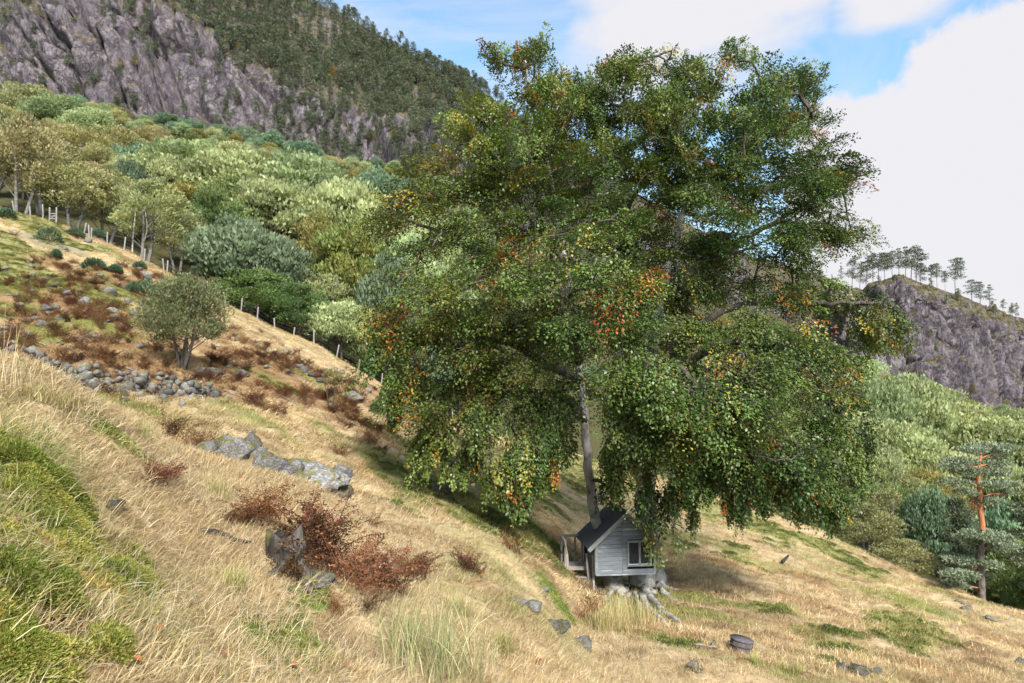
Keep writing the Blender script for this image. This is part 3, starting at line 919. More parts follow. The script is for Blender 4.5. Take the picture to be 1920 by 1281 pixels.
# ------------------------------------------------------------------ the great beech
BD = 24.6
rng = np.random.default_rng(7)
SKEL = [  # limbs: (px, py, distance) along each, with starting radius and end radius
    ([(1160, 1118, 24.3), (1148, 1085, 24.3), (1136, 1040, 24.3), (1122, 985, 24.3), (1108, 920, 24.3), (1098, 800, 24.2), (1088, 700, 24.2), (1075, 600, 24.2), (1058, 470, 24.4), (1030, 330, 24.6), (1000, 210, 24.8), (985, 110, 24.8)], 0.25, 0.04),
    ([(1200, 1125, 24.7), (1204, 1080, 24.7), (1208, 1000, 24.9), (1205, 900, 25.0), (1208, 800, 25.0), (1218, 700, 25.0), (1240, 560, 25.0), (1275, 420, 25.2), (1300, 290, 25.4), (1345, 150, 25.4)], 0.43, 0.05),
    ([(1234, 1110, 25.8), (1230, 1060, 25.8), (1224, 980, 25.7), (1216, 880, 25.6), (1185, 780, 25.8), (1165, 660, 26.2), (1155, 520, 26.6), (1160, 380, 27), (1175, 250, 27), (1185, 150, 27)], 0.24, 0.04),
    ([(1098, 790, 24.2), (1060, 745, 23.8), (1000, 735, 23.0), (930, 745, 22.2), (870, 790, 21.6), (840, 840, 21.4)], 0.15, 0.03),
    ([(1090, 715, 24.2), (1020, 680, 23.2), (940, 640, 22.3), (850, 640, 21.8), (770, 650, 21.6), (705, 690, 21.6)], 0.16, 0.03),
    ([(1075, 600, 24.2), (990, 540, 23.4), (900, 480, 22.8), (810, 430, 22.6), (735, 405, 22.6)], 0.15, 0.03),
    ([(1062, 500, 24.3), (990, 400, 23.8), (930, 320, 23.4), (870, 250, 23.4)], 0.12, 0.03),
    ([(1085, 680, 24.2), (1080, 610, 22.5), (1070, 560, 20.6), (1050, 540, 19.4)], 0.15, 0.03),
    ([(1240, 655, 25.0), (1300, 620, 24.6), (1370, 578, 24.2), (1440, 568, 23.9), (1540, 568, 23.6), (1630, 566, 23.4), (1680, 582, 23.4)], 0.17, 0.03),
    ([(1250, 540, 25.0), (1330, 490, 25.2), (1430, 430, 25.4), (1530, 370, 25.6), (1630, 325, 25.8)], 0.16, 0.03),
    ([(1285, 400, 25.2), (1360, 320, 25.0), (1440, 250, 25.2), (1520, 210, 25.6)], 0.13, 0.03),
    ([(1215, 740, 25.0), (1290, 680, 23.6), (1380, 640, 22.4), (1480, 660, 22.0), (1560, 740, 22.3)], 0.17, 0.03),
    ([(1212, 770, 25.0), (1240, 720, 22.8), (1270, 690, 21.2), (1300, 720, 20.2), (1380, 770, 20.0)], 0.16, 0.03),
    ([(1208, 800, 25.0), (1200, 740, 22.6), (1195, 690, 20.8), (1190, 720, 20.0)], 0.13, 0.03),
    ([(1160, 600, 26.3), (1100, 520, 28), (1020, 450, 29.6), (950, 420, 30.5)], 0.13, 0.03),
    ([(1245, 560, 25.0), (1300, 520, 27.5), (1370, 480, 29.5), (1440, 450, 30.5)], 0.14, 0.03),
    ([(1225, 660, 25.0), (1260, 640, 28), (1330, 620, 30), (1420, 650, 31)], 0.13, 0.03),
    ([(1195, 800, 25.7), (1120, 740, 28), (1020, 680, 29.5), (920, 650, 30)], 0.13, 0.03),
    ([(1160, 430, 26.8), (1200, 350, 28.5), (1260, 280, 29.5), (1300, 220, 29.5)], 0.11, 0.03),
]
# lobes of foliage: px, py, rx, ry, distance, depth radius, style, yellowing
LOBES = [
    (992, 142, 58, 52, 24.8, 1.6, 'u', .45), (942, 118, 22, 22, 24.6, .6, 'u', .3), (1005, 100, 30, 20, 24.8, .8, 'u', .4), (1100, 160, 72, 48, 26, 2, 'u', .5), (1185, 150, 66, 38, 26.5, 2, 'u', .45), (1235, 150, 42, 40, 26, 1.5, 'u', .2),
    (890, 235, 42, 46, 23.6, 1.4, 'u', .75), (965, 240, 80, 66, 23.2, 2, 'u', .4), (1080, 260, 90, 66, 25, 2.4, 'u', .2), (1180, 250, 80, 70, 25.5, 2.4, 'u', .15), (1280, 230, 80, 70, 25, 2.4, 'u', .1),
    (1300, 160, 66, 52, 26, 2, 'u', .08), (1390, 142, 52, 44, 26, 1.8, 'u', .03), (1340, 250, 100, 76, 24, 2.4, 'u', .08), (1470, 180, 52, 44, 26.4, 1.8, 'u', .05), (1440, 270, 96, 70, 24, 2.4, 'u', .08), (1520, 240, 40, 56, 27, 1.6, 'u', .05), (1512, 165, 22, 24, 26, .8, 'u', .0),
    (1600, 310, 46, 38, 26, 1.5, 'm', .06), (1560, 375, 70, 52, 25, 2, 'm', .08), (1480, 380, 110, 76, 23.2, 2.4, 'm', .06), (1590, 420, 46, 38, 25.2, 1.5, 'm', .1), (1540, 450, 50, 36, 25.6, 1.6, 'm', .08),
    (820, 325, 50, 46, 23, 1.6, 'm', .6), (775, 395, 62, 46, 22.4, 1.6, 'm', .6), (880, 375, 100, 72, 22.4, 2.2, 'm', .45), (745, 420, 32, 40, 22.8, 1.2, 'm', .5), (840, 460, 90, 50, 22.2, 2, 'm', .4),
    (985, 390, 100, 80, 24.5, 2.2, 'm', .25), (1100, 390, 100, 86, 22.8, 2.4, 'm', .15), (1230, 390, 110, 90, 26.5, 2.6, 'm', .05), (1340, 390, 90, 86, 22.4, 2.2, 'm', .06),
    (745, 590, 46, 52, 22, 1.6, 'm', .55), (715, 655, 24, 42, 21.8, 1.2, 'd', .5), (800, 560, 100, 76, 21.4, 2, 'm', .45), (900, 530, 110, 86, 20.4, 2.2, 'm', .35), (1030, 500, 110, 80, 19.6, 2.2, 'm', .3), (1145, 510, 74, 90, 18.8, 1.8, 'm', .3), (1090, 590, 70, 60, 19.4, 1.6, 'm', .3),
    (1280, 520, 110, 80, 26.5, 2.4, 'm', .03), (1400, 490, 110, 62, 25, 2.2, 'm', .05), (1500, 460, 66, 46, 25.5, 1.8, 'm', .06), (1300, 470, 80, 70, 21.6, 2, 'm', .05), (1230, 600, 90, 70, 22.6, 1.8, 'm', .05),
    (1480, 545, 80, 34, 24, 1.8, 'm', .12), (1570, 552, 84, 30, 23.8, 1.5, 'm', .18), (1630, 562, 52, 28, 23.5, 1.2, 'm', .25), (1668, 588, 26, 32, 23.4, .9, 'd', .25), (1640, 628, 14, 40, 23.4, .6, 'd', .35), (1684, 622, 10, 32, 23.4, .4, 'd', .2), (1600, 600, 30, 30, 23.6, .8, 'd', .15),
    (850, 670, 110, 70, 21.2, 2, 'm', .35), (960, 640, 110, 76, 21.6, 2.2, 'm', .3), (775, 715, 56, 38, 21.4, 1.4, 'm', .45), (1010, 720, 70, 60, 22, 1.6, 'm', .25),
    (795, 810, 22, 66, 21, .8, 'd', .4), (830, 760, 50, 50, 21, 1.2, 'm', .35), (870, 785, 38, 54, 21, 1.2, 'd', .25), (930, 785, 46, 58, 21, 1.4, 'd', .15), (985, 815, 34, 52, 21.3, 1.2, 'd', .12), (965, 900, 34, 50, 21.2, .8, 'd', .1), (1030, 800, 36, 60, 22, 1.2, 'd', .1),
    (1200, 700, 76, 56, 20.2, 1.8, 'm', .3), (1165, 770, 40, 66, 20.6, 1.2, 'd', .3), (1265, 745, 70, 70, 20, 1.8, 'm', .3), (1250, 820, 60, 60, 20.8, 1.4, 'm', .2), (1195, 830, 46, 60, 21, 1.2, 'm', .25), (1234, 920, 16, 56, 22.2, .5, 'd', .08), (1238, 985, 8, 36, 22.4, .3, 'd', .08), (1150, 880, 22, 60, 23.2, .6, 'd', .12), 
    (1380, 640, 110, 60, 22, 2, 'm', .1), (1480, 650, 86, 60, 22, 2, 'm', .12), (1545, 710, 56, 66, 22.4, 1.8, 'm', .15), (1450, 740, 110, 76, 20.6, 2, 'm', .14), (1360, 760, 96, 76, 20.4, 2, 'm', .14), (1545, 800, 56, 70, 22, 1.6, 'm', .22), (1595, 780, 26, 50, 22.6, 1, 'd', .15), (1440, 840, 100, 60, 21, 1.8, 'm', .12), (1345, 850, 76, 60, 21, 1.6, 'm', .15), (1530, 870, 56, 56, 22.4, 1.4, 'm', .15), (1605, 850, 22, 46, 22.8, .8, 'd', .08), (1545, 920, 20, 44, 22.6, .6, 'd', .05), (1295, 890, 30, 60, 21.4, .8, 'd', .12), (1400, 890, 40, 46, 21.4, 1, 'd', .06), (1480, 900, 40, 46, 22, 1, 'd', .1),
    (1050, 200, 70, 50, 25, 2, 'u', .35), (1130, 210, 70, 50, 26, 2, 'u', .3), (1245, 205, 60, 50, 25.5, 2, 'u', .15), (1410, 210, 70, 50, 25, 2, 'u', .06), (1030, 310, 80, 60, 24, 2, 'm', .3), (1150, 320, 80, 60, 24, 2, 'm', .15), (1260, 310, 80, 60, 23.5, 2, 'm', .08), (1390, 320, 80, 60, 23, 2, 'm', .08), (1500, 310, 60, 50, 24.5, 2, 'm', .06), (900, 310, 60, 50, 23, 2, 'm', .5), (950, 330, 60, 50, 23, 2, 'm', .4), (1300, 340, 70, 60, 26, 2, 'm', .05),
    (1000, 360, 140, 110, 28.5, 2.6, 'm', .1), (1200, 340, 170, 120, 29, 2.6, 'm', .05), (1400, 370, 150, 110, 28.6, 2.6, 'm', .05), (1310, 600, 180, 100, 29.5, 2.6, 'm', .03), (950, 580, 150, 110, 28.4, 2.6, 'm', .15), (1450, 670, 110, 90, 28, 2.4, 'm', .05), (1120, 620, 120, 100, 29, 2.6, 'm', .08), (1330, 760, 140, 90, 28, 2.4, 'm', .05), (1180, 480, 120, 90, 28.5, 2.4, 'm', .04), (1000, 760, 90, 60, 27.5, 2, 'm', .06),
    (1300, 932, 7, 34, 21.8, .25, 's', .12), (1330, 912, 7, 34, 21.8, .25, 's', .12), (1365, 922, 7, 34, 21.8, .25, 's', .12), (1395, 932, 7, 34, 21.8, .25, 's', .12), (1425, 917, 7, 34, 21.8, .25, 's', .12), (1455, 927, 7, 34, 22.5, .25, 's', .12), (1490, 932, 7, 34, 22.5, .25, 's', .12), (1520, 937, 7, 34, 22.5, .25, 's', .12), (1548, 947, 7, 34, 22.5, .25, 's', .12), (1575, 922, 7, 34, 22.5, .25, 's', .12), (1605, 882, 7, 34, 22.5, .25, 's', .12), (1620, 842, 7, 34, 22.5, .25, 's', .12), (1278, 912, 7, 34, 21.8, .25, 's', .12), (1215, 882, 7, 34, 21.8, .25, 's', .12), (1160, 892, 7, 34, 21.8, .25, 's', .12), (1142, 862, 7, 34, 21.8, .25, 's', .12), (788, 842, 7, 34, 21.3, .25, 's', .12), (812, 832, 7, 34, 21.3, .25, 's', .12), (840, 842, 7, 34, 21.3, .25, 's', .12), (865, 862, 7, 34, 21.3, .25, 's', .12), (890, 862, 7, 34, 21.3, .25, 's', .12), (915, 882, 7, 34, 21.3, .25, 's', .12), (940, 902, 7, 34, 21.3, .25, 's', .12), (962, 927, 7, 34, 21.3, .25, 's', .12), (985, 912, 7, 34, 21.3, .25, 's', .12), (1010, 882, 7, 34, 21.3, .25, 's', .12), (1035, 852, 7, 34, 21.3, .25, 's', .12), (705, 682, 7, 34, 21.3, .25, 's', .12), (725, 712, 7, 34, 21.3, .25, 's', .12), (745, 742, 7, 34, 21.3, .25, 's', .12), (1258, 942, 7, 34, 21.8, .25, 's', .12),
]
pts, par, plen = [], [], []
SEEDN = []
for path, r0, r1 in SKEL:
    pp = np.array([P(*p) for p in path])
    t = np.linspace(0, len(pp) - 1, (len(pp) - 1) * 5 + 1)
    pp = pchip(np.arange(len(pp)), pp, t)
    k = np.arange(len(pp))
    pp[1:-1] += (rng.normal(0, 0.035, (len(pp) - 2, 3)))
    SEEDN.append((pp, r0, r1))
trunk_acc = Acc()
branch_acc = Acc()
for si, (pp, r0, r1) in enumerate(SEEDN):
    t = np.linspace(0, 1, len(pp))
    rad = r1 + (r0 - r1) * (1 - t) ** (1.15 if si < 3 else 0.9)
    if si < 3:
        flare = np.exp(-np.linspace(0, 14, len(pp)))
        amp = 0.05 + 0.22 * np.exp(-np.linspace(0, 9, len(pp)))
        trunk_acc.tube(pp, rad * (1 + 0.85 * flare), 22, lobes=(5 + si, amp), seed=si, rough=0.025)
    else:
        branch_acc.tube(pp, rad, 8, rough=0.05, seed=si)
    for i in range(len(pp)):
        if pp[i, 2] > P(1100, 900, BD)[2]:
            pts.append(pp[i]); plen.append(np.linalg.norm(pp[i] - pp[0])); par.append(-1)
# spray anchor points inside the lobes
anc, sty, yel, out, ck_, cbr = [], [], [], [], [], []
CENT = P(1170, 560, 25)
for (px, py, rx, ry, D, rd, st, yl) in LOBES:
    n = int((10 if st != 's' else 5) + rx * ry / 74.0 * (1.0 if D < 27.4 else 0.62))
    n = int(n * {'u': 1.15, 'm': 0.85, 'd': 0.75, 's': 1.0}[st])
    per = 7
    m = max(2, int(round(n / per)))
    cq = rnd_unit(rng, m) * (rng.uniform(0.2, 1, m) ** 0.4)[:, None]
    cr_ = rng.uniform(0.36, 0.68, m); cb_ = rng.uniform(0.62, 1.5, m)                    # clump radius in metres
    ylc = np.clip(yl + rng.normal(0, 0.16, m), 0, 1)
    kindc = rng.uniform(size=m)
    for k in range(m):
        nk = max(4, int(per * rng.uniform(0.6, 1.4)))
        d = D + cq[k, 1] * rd
        cen = P(px + cq[k, 0] * rx * D / d, py - cq[k, 2] * ry, d)
        off = rnd_unit(rng, nk) * (rng.uniform(0.1, 1, nk) ** 0.5 * cr_[k])[:, None] * np.array([1.1, 1.1, {'u': 0.8, 'm': 0.32, 'd': 1.1, 's': 1.6}[st]]) * (0.35 if st == 's' else 1)
        for o_ in off:
            anc.append(cen + o_); sty.append('umds'.index(st)); yel.append(ylc[k]); out.append(cq[k]); ck_.append(kindc[k]); cbr.append(cb_[k])
anc = np.array(anc); sty = np.array(sty); yel = np.array(yel); out = np.array(out)
N0, NA = len(pts), len(anc)

allp = np.vstack([np.array(pts), anc]); pl = np.concatenate([plen, np.zeros(NA)]); parent = np.full(N0 + NA, -1)
best = np.full(NA, 1e9); bpar = np.zeros(NA, int); bd = np.zeros(NA)
for j in range(N0):
    d = np.linalg.norm(anc - allp[j], axis=1) + 0.02 * pl[j]
    bt = d < best; best[bt] = d[bt]; bpar[bt] = j
todo = np.ones(NA, bool)
order = []
for _ in range(NA):
    i = int(np.argmin(np.where(todo, best, 1e9)))
    todo[i] = False; order.append(i)
    j = N0 + i; parent[j] = bpar[i]
    pl[j] = np.linalg.norm(anc[i] - allp[bpar[i]]) + (pl[bpar[i]] if bpar[i] >= N0 else 0)
    d = np.linalg.norm(anc - anc[i], axis=1) * 1.05 + 0.22 * pl[j]
    bt = (d < best) & todo; best[bt] = d[bt]; bpar[bt] = j
wgt = np.full(N0 + NA, 0.0); wgt[N0:] = 1
for i in reversed(order):
    j = N0 + i
    if parent[j] >= N0: wgt[parent[j]] += wgt[j]
for i in order:
    j = N0 + i; p = parent[j]
    r = 0.011 * wgt[j] ** 0.42
    r0_ = min(0.011 * wgt[p] ** 0.42 if p >= N0 else r * 1.25, r * 1.6)
    a, c = allp[p], allp[j]
    mid = (a + c) / 2 + rng.normal(0, 0.05, 3) * np.linalg.norm(c - a) + np.array([0, 0, 0.05 * np.linalg.norm(c - a)])
    branch_acc.tube([a, mid, c], [r0_, (r0_ + r) / 2, r], 5 if r > 0.02 else 4, cap=False)
# leaves: every spray is a flat fan of twigs, drooping ones hang as strands
LV = 92
par_dir = anc - allp[parent[N0:]]
par_dir /= np.linalg.norm(par_dir, axis=1)[:, None] + 1e-9
rad_dir = anc - CENT; rad_dir /= np.linalg.norm(rad_dir, axis=1)[:, None]
axd = 0.5 * par_dir + 0.55 * rad_dir + 0.35 * rng.normal(size=(NA, 3))
axd[:, 2] += np.choose(sty, [0.65, -0.10, -0.9, -3.0])
axd /= np.linalg.norm(axd, axis=1)[:, None]
Ls = np.choose(sty, [0.85, 1.05, 1.0, 0.9]) * rng.uniform(0.7, 1.35, NA)
Wd = np.choose(sty, [0.40, 0.55, 0.34, 0.13]) * rng.uniform(0.8, 1.2, NA)
upn = np.tile(np.array([0, 0, 1.0]), (NA, 1)) + 0.35 * rng.normal(size=(NA, 3)) + 0.35 * rad_dir
lat = np.cross(axd, upn); lat /= np.linalg.norm(lat, axis=1)[:, None] + 1e-9
nor = np.cross(lat, axd)
nor *= np.sign(nor[:, 2] + 1e-6)[:, None]
t = rng.uniform(0.0, 1, (NA, LV)) ** 0.8
s = rng.uniform(-1, 1, (NA, LV)); tw = np.round(t * 6) / 6
tt = tw + (t - tw) * 0.5 + np.abs(s) * 0.22
prof = np.sin(np.clip(t, 0.06, 1) * np.pi * 0.85 + 0.35)
pos = (anc[:, None] - 0.55 * (Ls[:, None] * axd)[:, None] + axd[:, None] * (tt * Ls[:, None])[..., None]
       + lat[:, None] * (s * prof * Wd[:, None])[..., None] + nor[:, None] * rng.normal(0, 0.035, (NA, LV))[..., None])
pos[..., 2] -= (np.choose(sty, [0.04, 0.26, 0.10, 0.02])[:, None] * (tt ** 2 + 0.5 * s ** 2)) * Ls[:, None]
lax = axd[:, None] * 0.7 + lat[:, None] * (np.sign(s) * 0.75)[..., None] + rng.normal(0, 0.4, (NA, LV, 3))
lax[..., 2] -= np.choose(sty, [0.0, 0.25, 0.45, 0.6])[:, None]
lnm = nor[:, None] + rng.normal(0, 0.36, (NA, LV, 3))
lnm[..., 2] += np.choose(sty, [0.4, 0.55, 0.6, 0.5])[:, None]
lsz = rng.uniform(0.058, 0.118, (NA, LV))
n_all = NA * LV
v, q = leaf_quads(pos.reshape(-1, 3), lax.reshape(-1, 3), lnm.reshape(-1, 3), lsz.ravel(), (lsz * 0.66).ravel())
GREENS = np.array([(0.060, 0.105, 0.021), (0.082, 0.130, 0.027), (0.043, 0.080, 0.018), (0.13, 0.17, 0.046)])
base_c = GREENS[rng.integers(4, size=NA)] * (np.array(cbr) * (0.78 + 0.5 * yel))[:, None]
yl_noise = fbm(anc[:, 0] * 0.45 + anc[:, 1] * 0.3, anc[:, 2] * 0.45, 3, 33)
ylo = np.clip(yel * 0.62 + (yl_noise - 0.5) * 0.5, 0, 1)
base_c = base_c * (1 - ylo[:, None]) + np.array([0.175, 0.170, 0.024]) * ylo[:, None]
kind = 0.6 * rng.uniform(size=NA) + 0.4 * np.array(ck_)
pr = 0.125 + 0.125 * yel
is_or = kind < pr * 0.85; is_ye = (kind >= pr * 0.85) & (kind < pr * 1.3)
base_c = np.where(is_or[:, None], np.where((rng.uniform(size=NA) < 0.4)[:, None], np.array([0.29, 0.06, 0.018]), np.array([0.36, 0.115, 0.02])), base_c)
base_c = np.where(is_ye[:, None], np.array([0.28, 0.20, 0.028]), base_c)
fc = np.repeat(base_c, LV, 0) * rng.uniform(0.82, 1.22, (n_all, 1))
turn = rng.uniform(size=n_all)
edgev = np.repeat(np.linalg.norm(out, axis=1) * (0.25 + yel), LV)
fl = turn < 0.022 * edgev
fc[fl] = np.array([0.33, 0.16, 0.03]) * rng.uniform(0.5, 1.2, (int(fl.sum()), 1))
keepg = (np.repeat(is_or | is_ye, LV)) & (rng.uniform(size=n_all) < 0.28)
fc[keepg] = GREENS[1] * rng.uniform(0.8, 1.5, (int(keepg.sum()), 1))
beech_base = np.array([P(1185, 1118, BD)[0], BD, ground(P(1185, 1118, BD)[0], BD)])
beech = thing('beech_tree', 'huge spreading beech with drooping green and orange foliage around the little house', 'tree', tuple(beech_base))
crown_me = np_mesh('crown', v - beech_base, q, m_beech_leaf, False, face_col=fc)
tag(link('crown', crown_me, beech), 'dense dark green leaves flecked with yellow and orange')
# twigs through every spray
tw_a = anc - 0.55 * Ls[:, None] * axd; tw_b = anc + 0.45 * Ls[:, None] * axd
tw_b[:, 2] -= np.choose(sty, [0.02, 0.2, 0.05, 0.02]) * Ls
for k in range(NA):
    branch_acc.tube([tw_a[k], tw_b[k]], [0.010, 0.004], 3, cap=False)
# roots gripping the slope
for path, r in [([(1208, 1118), (1224, 1134), (1240, 1146), (1262, 1160), (1290, 1174)], .17), ([(1192, 1124), (1196, 1138), (1206, 1150), (1222, 1164)], .13), ([(1160, 1118), (1170, 1128), (1186, 1140)], .10),
                ([(1148, 1118), (1136, 1124), (1120, 1128)], .08), ([(1234, 1108), (1246, 1116), (1264, 1124), (1286, 1130)], .10), ([(1238, 1102), (1254, 1106), (1274, 1108)], .08),
                ([(1200, 1126), (1216, 1146), (1236, 1162), (1258, 1180), (1282, 1202)], .12), ([(1180, 1124), (1166, 1134), (1146, 1140)], .08)]:
    pp = np.array([hit(a, c, 18) for a, c in path])
    t = np.linspace(0, len(pp) - 1, len(pp) * 4)
    pp = pchip(np.arange(len(pp)), pp, t)
    u = np.linspace(0, 1, len(pp))
    pp[:, 2] += 0.16 * (1 - u) ** 3 + 0.03 - 0.05 * u
    pp[1:-1] += rng.normal(0, 0.02, (len(pp) - 2, 3))
    trunk_acc.tube(pp, (r * 0.85 * (1 - u) ** 0.9 + 0.018) * (1 + 0.35 * (vnoise(u * 9, u * 0 + r * 50, 3) - 0.5)), 11, lobes=(3, 0.28 + 0 * u), rough=0.12, seed=int(r * 100))
me = trunk_acc.mesh('trunk', m_beech_bark); me.transform(Matrix.Translation(-Vector(beech_base)))
tag(link('trunk', me, beech), 'pale grey trunks on gnarled spreading roots')
me = branch_acc.mesh('branches', m_dark_bark); me.transform(Matrix.Translation(-Vector(beech_base)))
link('branches', me, beech)

# ------------------------------------------------------------------ the small timber house in the beech
def wood_mat(name, dark, mid, light, scale=3.0, chip=None, rough=0.8, along=0):
    m, b = mat(name)
    co = b.coord('Object')
    info = b.n('ShaderNodeObjectInfo')
    st = [(0.12, 1, 1), (1, 0.12, 1), (1, 1, 0.12)][along]
    vv = b.vmath('ADD', b.mapping(co, st), b.n('ShaderNodeCombineXYZ').outputs[0])
    cmb = vv.node.inputs[1].links[0].from_node
    b.put(cmb.inputs[0], b.math('MULTIPLY', info.outputs['Random'], 31.0)); b.put(cmb.inputs[2], b.math('MULTIPLY', info.outputs['Random'], 17.0))
    n = b.noise(scale * 9, 6, 0.65, vv)
    c = b.ramp(n, [(0.25, dark), (0.5, mid), (0.75, light)])
    val = b.n('ShaderNodeHueSaturation'); b.put(val.inputs['Color'], c)
    b.put(val.inputs['Value'], b.math('MULTIPLY_ADD', info.outputs['Random'], 0.3, 0.85))
    c = val.outputs[0]
    if chip:
        c = b.mix(b.ramp(b.noise(scale * 4, 7, 0.75, vv), [(0.565, 0.0), (0.63, 0.8)]), c, chip)
    b.out(b.bsdf(c, rough, 0.2, b.bump(n, 0.35, 0.01)))
    return m


m_paint = wood_mat('weathered_grey_paint', (0.125, 0.138, 0.15), (0.168, 0.184, 0.197), (0.21, 0.227, 0.24), 1.6, (0.38, 0.39, 0.40))
m_trim = wood_mat('pale_grey_trim', (0.17, 0.183, 0.18), (0.235, 0.25, 0.24), (0.29, 0.305, 0.295), 1.6)
m_raw = wood_mat('weathered_raw_timber', (0.20, 0.175, 0.15), (0.34, 0.30, 0.265), (0.46, 0.42, 0.38), 2.0)
m_white = wood_mat('window_sill_paint', (0.42, 0.43, 0.46), (0.52, 0.53, 0.57), (0.6, 0.61, 0.64), 1.5)
m_felt, b = mat('roofing_felt')
co = b.coord('Object')
n = b.noise(40, 6, 0.7, co)
b.out(b.bsdf(b.ramp(n, [(0.3, (0.04, 0.041, 0.046)), (0.7, (0.085, 0.087, 0.094))]), 0.85, 0.3, b.bump(n, 0.4, 0.01)))
m_glass, b = mat('window_glass')
b.out(b.bsdf((0.018, 0.023, 0.032), 0.05, 0.5))
m_inside, b = mat('dark_interior')
b.out(b.bsdf((0.02, 0.02, 0.02), 0.9, 0.1))


def board(name, c, s, m, parent, rot=None, along=0, jit=0.0):
    """one plank: a box with bevelled long edges, object origin at its centre"""
    bm = bmesh.new()
    bmesh.ops.create_cube(bm, size=1)
    bmesh.ops.scale(bm, vec=s, verts=bm.verts)
    bev = min(s) * 0.18
    bmesh.ops.bevel(bm, geom=list(bm.edges), offset=bev, segments=1, affect='EDGES')
    me = bpy.data.meshes.new(name); bm.to_mesh(me); bm.free()
    me.materials.append(m)
    return link(name, me, parent, c, rot)


hrng = random.Random(4)
HW, HWALL, HDEP, PITCHR = 1.02, 1.10, 1.78, R(42)
hp = P(1173, 1075, 23.45)
HYAW = R(6.0)
house = thing('treehouse', 'small grey timber house with gable roof wedged between the beech trunks', 'house', tuple(hp), HYAW)
# front at y = 0 facing -y, floor at z = 0; core keeps the inside dark
core = Acc()
W2 = HW - 0.03
ap = HWALL + W2 * math.tan(PITCHR)
cv = [[-W2, .03, .02], [W2, .03, .02], [W2, .03, HWALL], [0, .03, ap - .03], [-W2, .03, HWALL], [-W2, HDEP - .03, .02], [W2, HDEP - .03, .02], [W2, HDEP - .03, HWALL], [0, HDEP - .03, ap - .03], [-W2, HDEP - .03, HWALL]]
core_me = np_mesh('wall_core', cv, [np.array([[0, 5, 6, 1], [1, 6, 7, 2], [2, 7, 8, 3], [3, 8, 9, 4], [4, 9, 5, 0]]), np.array([[0, 1, 2, 3, 4], [9, 8, 7, 6, 5]])], m_inside)
link('wall_core', core_me, house)
BH = 0.138
SEAM = -0.10          # vertical joint in the front wall
WX0, WX1, WZ0, WZ1 = 0.06, 0.90, 0.22, 1.07
z = 0.0
k = 0
while z < ap - 0.05:
    zc = z + BH / 2
    half = HW if z + BH <= HWALL else max(0.0, HW - (z + BH - HWALL) / math.tan(PITCHR))
    if half > 0.05:
        x0, x1 = -half + 0.07 * (z < HWALL), SEAM
        if x1 - x0 > 0.06:
            board('board', ((x0 + x1) / 2, -0.004 - hrng.uniform(0, .006), zc), (x1 - x0 - 0.006, 0.024, BH - 0.007), m_paint, house, (hrng.uniform(-.03, .03), 0, 0))
        if z + BH < WZ0 + 0.03 or z > WZ1 + 0.01:
            x0, x1 = SEAM + 0.004, half - 0.04
            if x1 - x0 > 0.06:
                board('board', ((x0 + x1) / 2, -0.006 - hrng.uniform(0, .006), zc), (x1 - x0, 0.024, BH - (0.007 if z < 0.2 else 0.002)), m_paint, house, (hrng.uniform(-.02, .02), 0, 0))
        elif z < WZ1:
            board('board', ((SEAM + WX0) / 2, -0.006, zc), (WX0 - SEAM - 0.004, 0.024, BH - 0.005), m_paint, house)
    z += BH; k += 1
for s in (-1, 1):     # side walls: door opening at the back of the left wall
    z = 0.0
    while z + BH <= HWALL + 0.02:
        y0, y1 = 0.04, HDEP if s > 0 else 1.12
        board('board', (s * HW - s * 0.004, (y0 + y1) / 2, z + BH / 2), (0.024, y1 - y0, BH - 0.007), m_paint, house, (0, hrng.uniform(-.03, .03), 0), 1)
        z += BH
board('corner_board', (-HW + 0.03, -0.022, HWALL / 2 - 0.01), (0.10, 0.03, HWALL + 0.02), m_trim, house)
board('corner_board', (-HW - 0.018, 0.035, HWALL / 2 - 0.01), (0.028, 0.09, HWALL + 0.02), m_trim, house)
board('corner_board', (HW - 0.02, -0.022, HWALL / 2 - 0.01), (0.075, 0.03, HWALL + 0.02), m_paint, house)
board('sill_board', (0, -0.012, -0.035), (2 * HW, 0.06, 0.06), m_paint, house)
board('back_wall', (0, HDEP, HWALL / 2), (2 * HW, 0.03, HWALL), m_paint, house)
for y in (0.25, 0.9, 1.5):
    board('joist', (0, y, -0.07), (2 * HW - 0.06, 0.06, 0.10), m_raw, house)
door = board('door', (-HW + 0.01, 1.45, 0.52), (0.03, 0.56, 1.0), m_inside, house)
board('door_frame', (-HW - 0.012, 1.15, 0.53), (0.03, 0.06, 1.06), m_trim, house)
board('door_frame', (-HW - 0.012, 1.75, 0.53), (0.03, 0.06, 1.06), m_trim, house)
# window with two casements
win = board('window', ((WX0 + WX1) / 2, -0.008, (WZ0 + WZ1) / 2), (WX1 - WX0, 0.02, WZ1 - WZ0), m_inside, house)
cxw, czw = 0.0, 0.0
ww, wh = WX1 - WX0, WZ1 - WZ0
for nm, c_, s_ in [('frame', (-ww / 2 + .03, -.022, 0), (.06, .05, wh)), ('frame', (ww / 2 - .03, -.022, 0), (.06, .05, wh)), ('frame', (0, -.026, 0), (.075, .05, wh - .1)),
                   ('frame', (0, -.022, wh / 2 - .03), (ww - .124, .048, .06)), ('frame', (0, -.022, -wh / 2 + .035), (ww - .124, .048, .07))]:
    board(nm, c_, s_, m_trim, win)
for s in (-1, 1):
    pane = board('pane', (s * ww / 4.0, -.014, 0.005), (ww / 2 - .10, .008, wh - .135), m_glass, win)
    board('sill', (s * ww / 4.0, -.052, -wh / 2 + .085), (ww / 2 - .09, .014, .022), m_white, win)
board('drip_board', (0, -.04, wh / 2 + .012), (ww + .04, .08, .02), m_paint, win)
